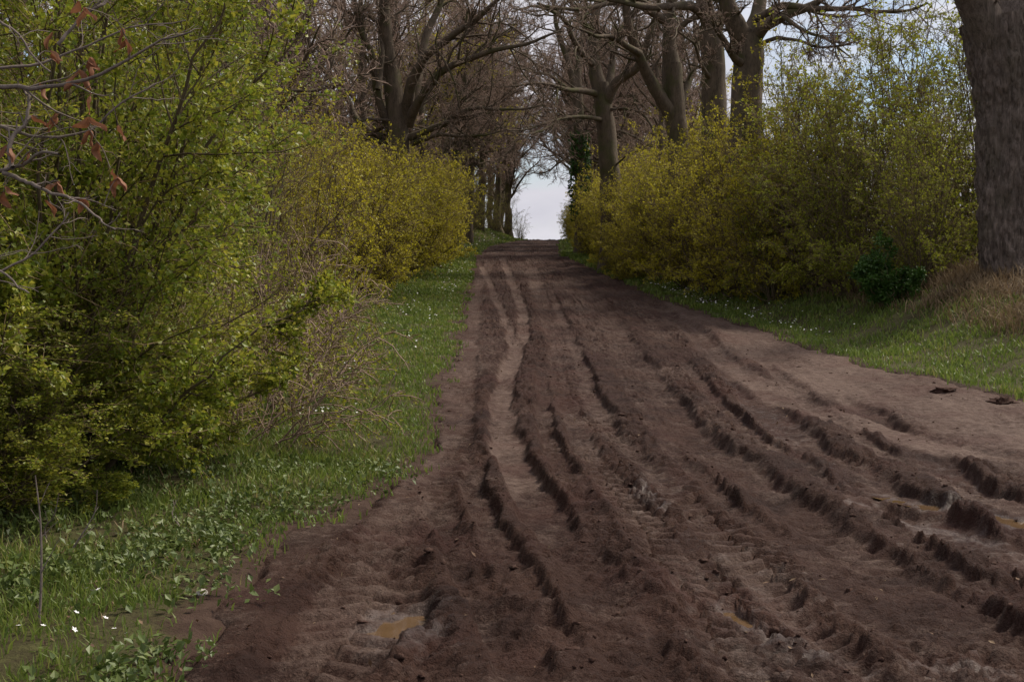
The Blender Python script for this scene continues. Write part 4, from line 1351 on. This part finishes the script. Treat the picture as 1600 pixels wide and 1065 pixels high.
def litter():
    rng = np.random.default_rng(45)
    n = 2600
    y = rand_y(rng, n, 4.5, 45)
    x = XL(y) - 1.5 + rng.uniform(0, 1, n) * (XR(y) - XL(y) + 3.0)
    k = rng.uniform(size=n) < np.where(inside(x, y) > 0.5, 0.35, 1.0)
    x, y = x[k], y[k]
    z = np.where(inside(x, y) > 0.0, mud(x, y)[0], ground(x, y) + 0.03) + 0.004
    an = rng.uniform(0, 2 * np.pi, len(x))
    c0 = np.stack([x, y, z], -1)
    Pl = np.stack([c0, c0 + np.stack([np.cos(an), np.sin(an), 0.05 + 0 * an], -1) * 0.03], 1)
    v, tr, ti = leaves(rng, Pl, 1, 0.032, 0.007, 0.2, 0.002, 0.0, 1.5, 0.7)
    put('leaf_litter', mesh_from('leaf_litter', v, [tr], False, {'tint': ti}, M['litter']), label='fallen brown leaves and straw trodden into the track and verges', cat='leaf litter', kind='stuff')


litter()


# ------------------------------------------------------------------ single small things
def stalk(px, py, top, label, seed, r=0.007):
    rng = np.random.default_rng(seed)
    x, y = gp(px, py)
    b = np.array(G(x, y, -0.03))
    tip = at(top[0], top[1], y + rng.uniform(-0.1, 0.2)) - b
    P = resample(np.array([[0, 0, 0], tip * 0.35 + rng.normal(size=3) * 0.02, tip * 0.7 + rng.normal(size=3) * 0.02, tip]), 18)
    Rr = np.linspace(r, r * 0.35, 18)
    root = thing('dry_stalk', tuple(b), label, 'stalk', 'dry stalks in the weeds')
    v, q = tubes(P[None], Rr[None], 6)
    put('stem', mesh_from('stem', v, [q], True, None, M['grey']), root)
    P2, R2 = grow(rng, P[None], Rr[None], 4, 0.35, 0.95, 0.28, 0.6, 6, 0.1, 0.02, 0.1, 0.004, 0.0018)
    for i in range(len(P2)):
        v, q = tubes(P2[i:i + 1], R2[i:i + 1], 4)
        put('side_twig', mesh_from('side_twig', v, [q], True, None, M['grey']), root)


stalk(60, 975, (55, 742), 'tallest dry grey stalk, in the weeds beneath the dense hawthorn', 1, 0.008)
stalk(97, 885, (152, 765), 'dry stalk leaning towards the track, beside the tallest one', 2, 0.007)
stalk(76, 850, (92, 770), 'short upright dry stalk between two longer ones', 3, 0.006)
stalk(283, 850, (275, 780), 'thin seeding stalk apart from the others, near the mud', 4, 0.005)


def stone(px, py, r, label, mat='stone', name='stone', cat='stone', seed=1):
    rng = np.random.default_rng(seed)
    x, y = gp(px, py)
    n, m = 28, 18
    vs = []
    for i in range(m):
        th = math.pi * i / (m - 1)
        for j in range(n):
            ph = 2 * math.pi * j / n
            d = np.array([math.sin(th) * math.cos(ph), math.sin(th) * math.sin(ph), math.cos(th)])
            vs.append(d)
    d = np.array(vs)
    k = 1 + (0.25 if mat == 'stone' else 0.5) * fbm(d[:, 0] * 1.6 + seed, d[:, 1] * 1.6, d[:, 2] * 1.6, 4, gain=0.7)
    V = d * k[:, None] * np.array(r)
    i = np.arange(n * m).reshape(m, n)
    j = np.roll(i, -1, 1)
    q = np.stack([i[:-1], i[1:], j[1:], j[:-1]], -1).reshape(-1, 4)
    z = float(ground(x, y)) if inside(x, y) < 0.05 else float(mud(np.array([x]), np.array([y]))[0][0])
    put(name, mesh_from(name, V, [q], True, None, M[mat]), None, (x, y, z + r[2] * (0.3 if mat == 'stone' else 0.0)), label, cat)


stone(315, 930, (0.03, 0.035, 0.022), 'pale stone lying among weeds at the edge of the mud', seed=3)
stone(1568, 628, (0.17, 0.16, 0.09), 'torn clump of earth at the edge of the meadow grass', 'clod', 'earth_clump', 'earth', 5)
stone(1475, 612, (0.15, 0.14, 0.06), 'flat clump of earth where the meadow grass meets the mud', 'clod', 'earth_clump', 'earth', 6)
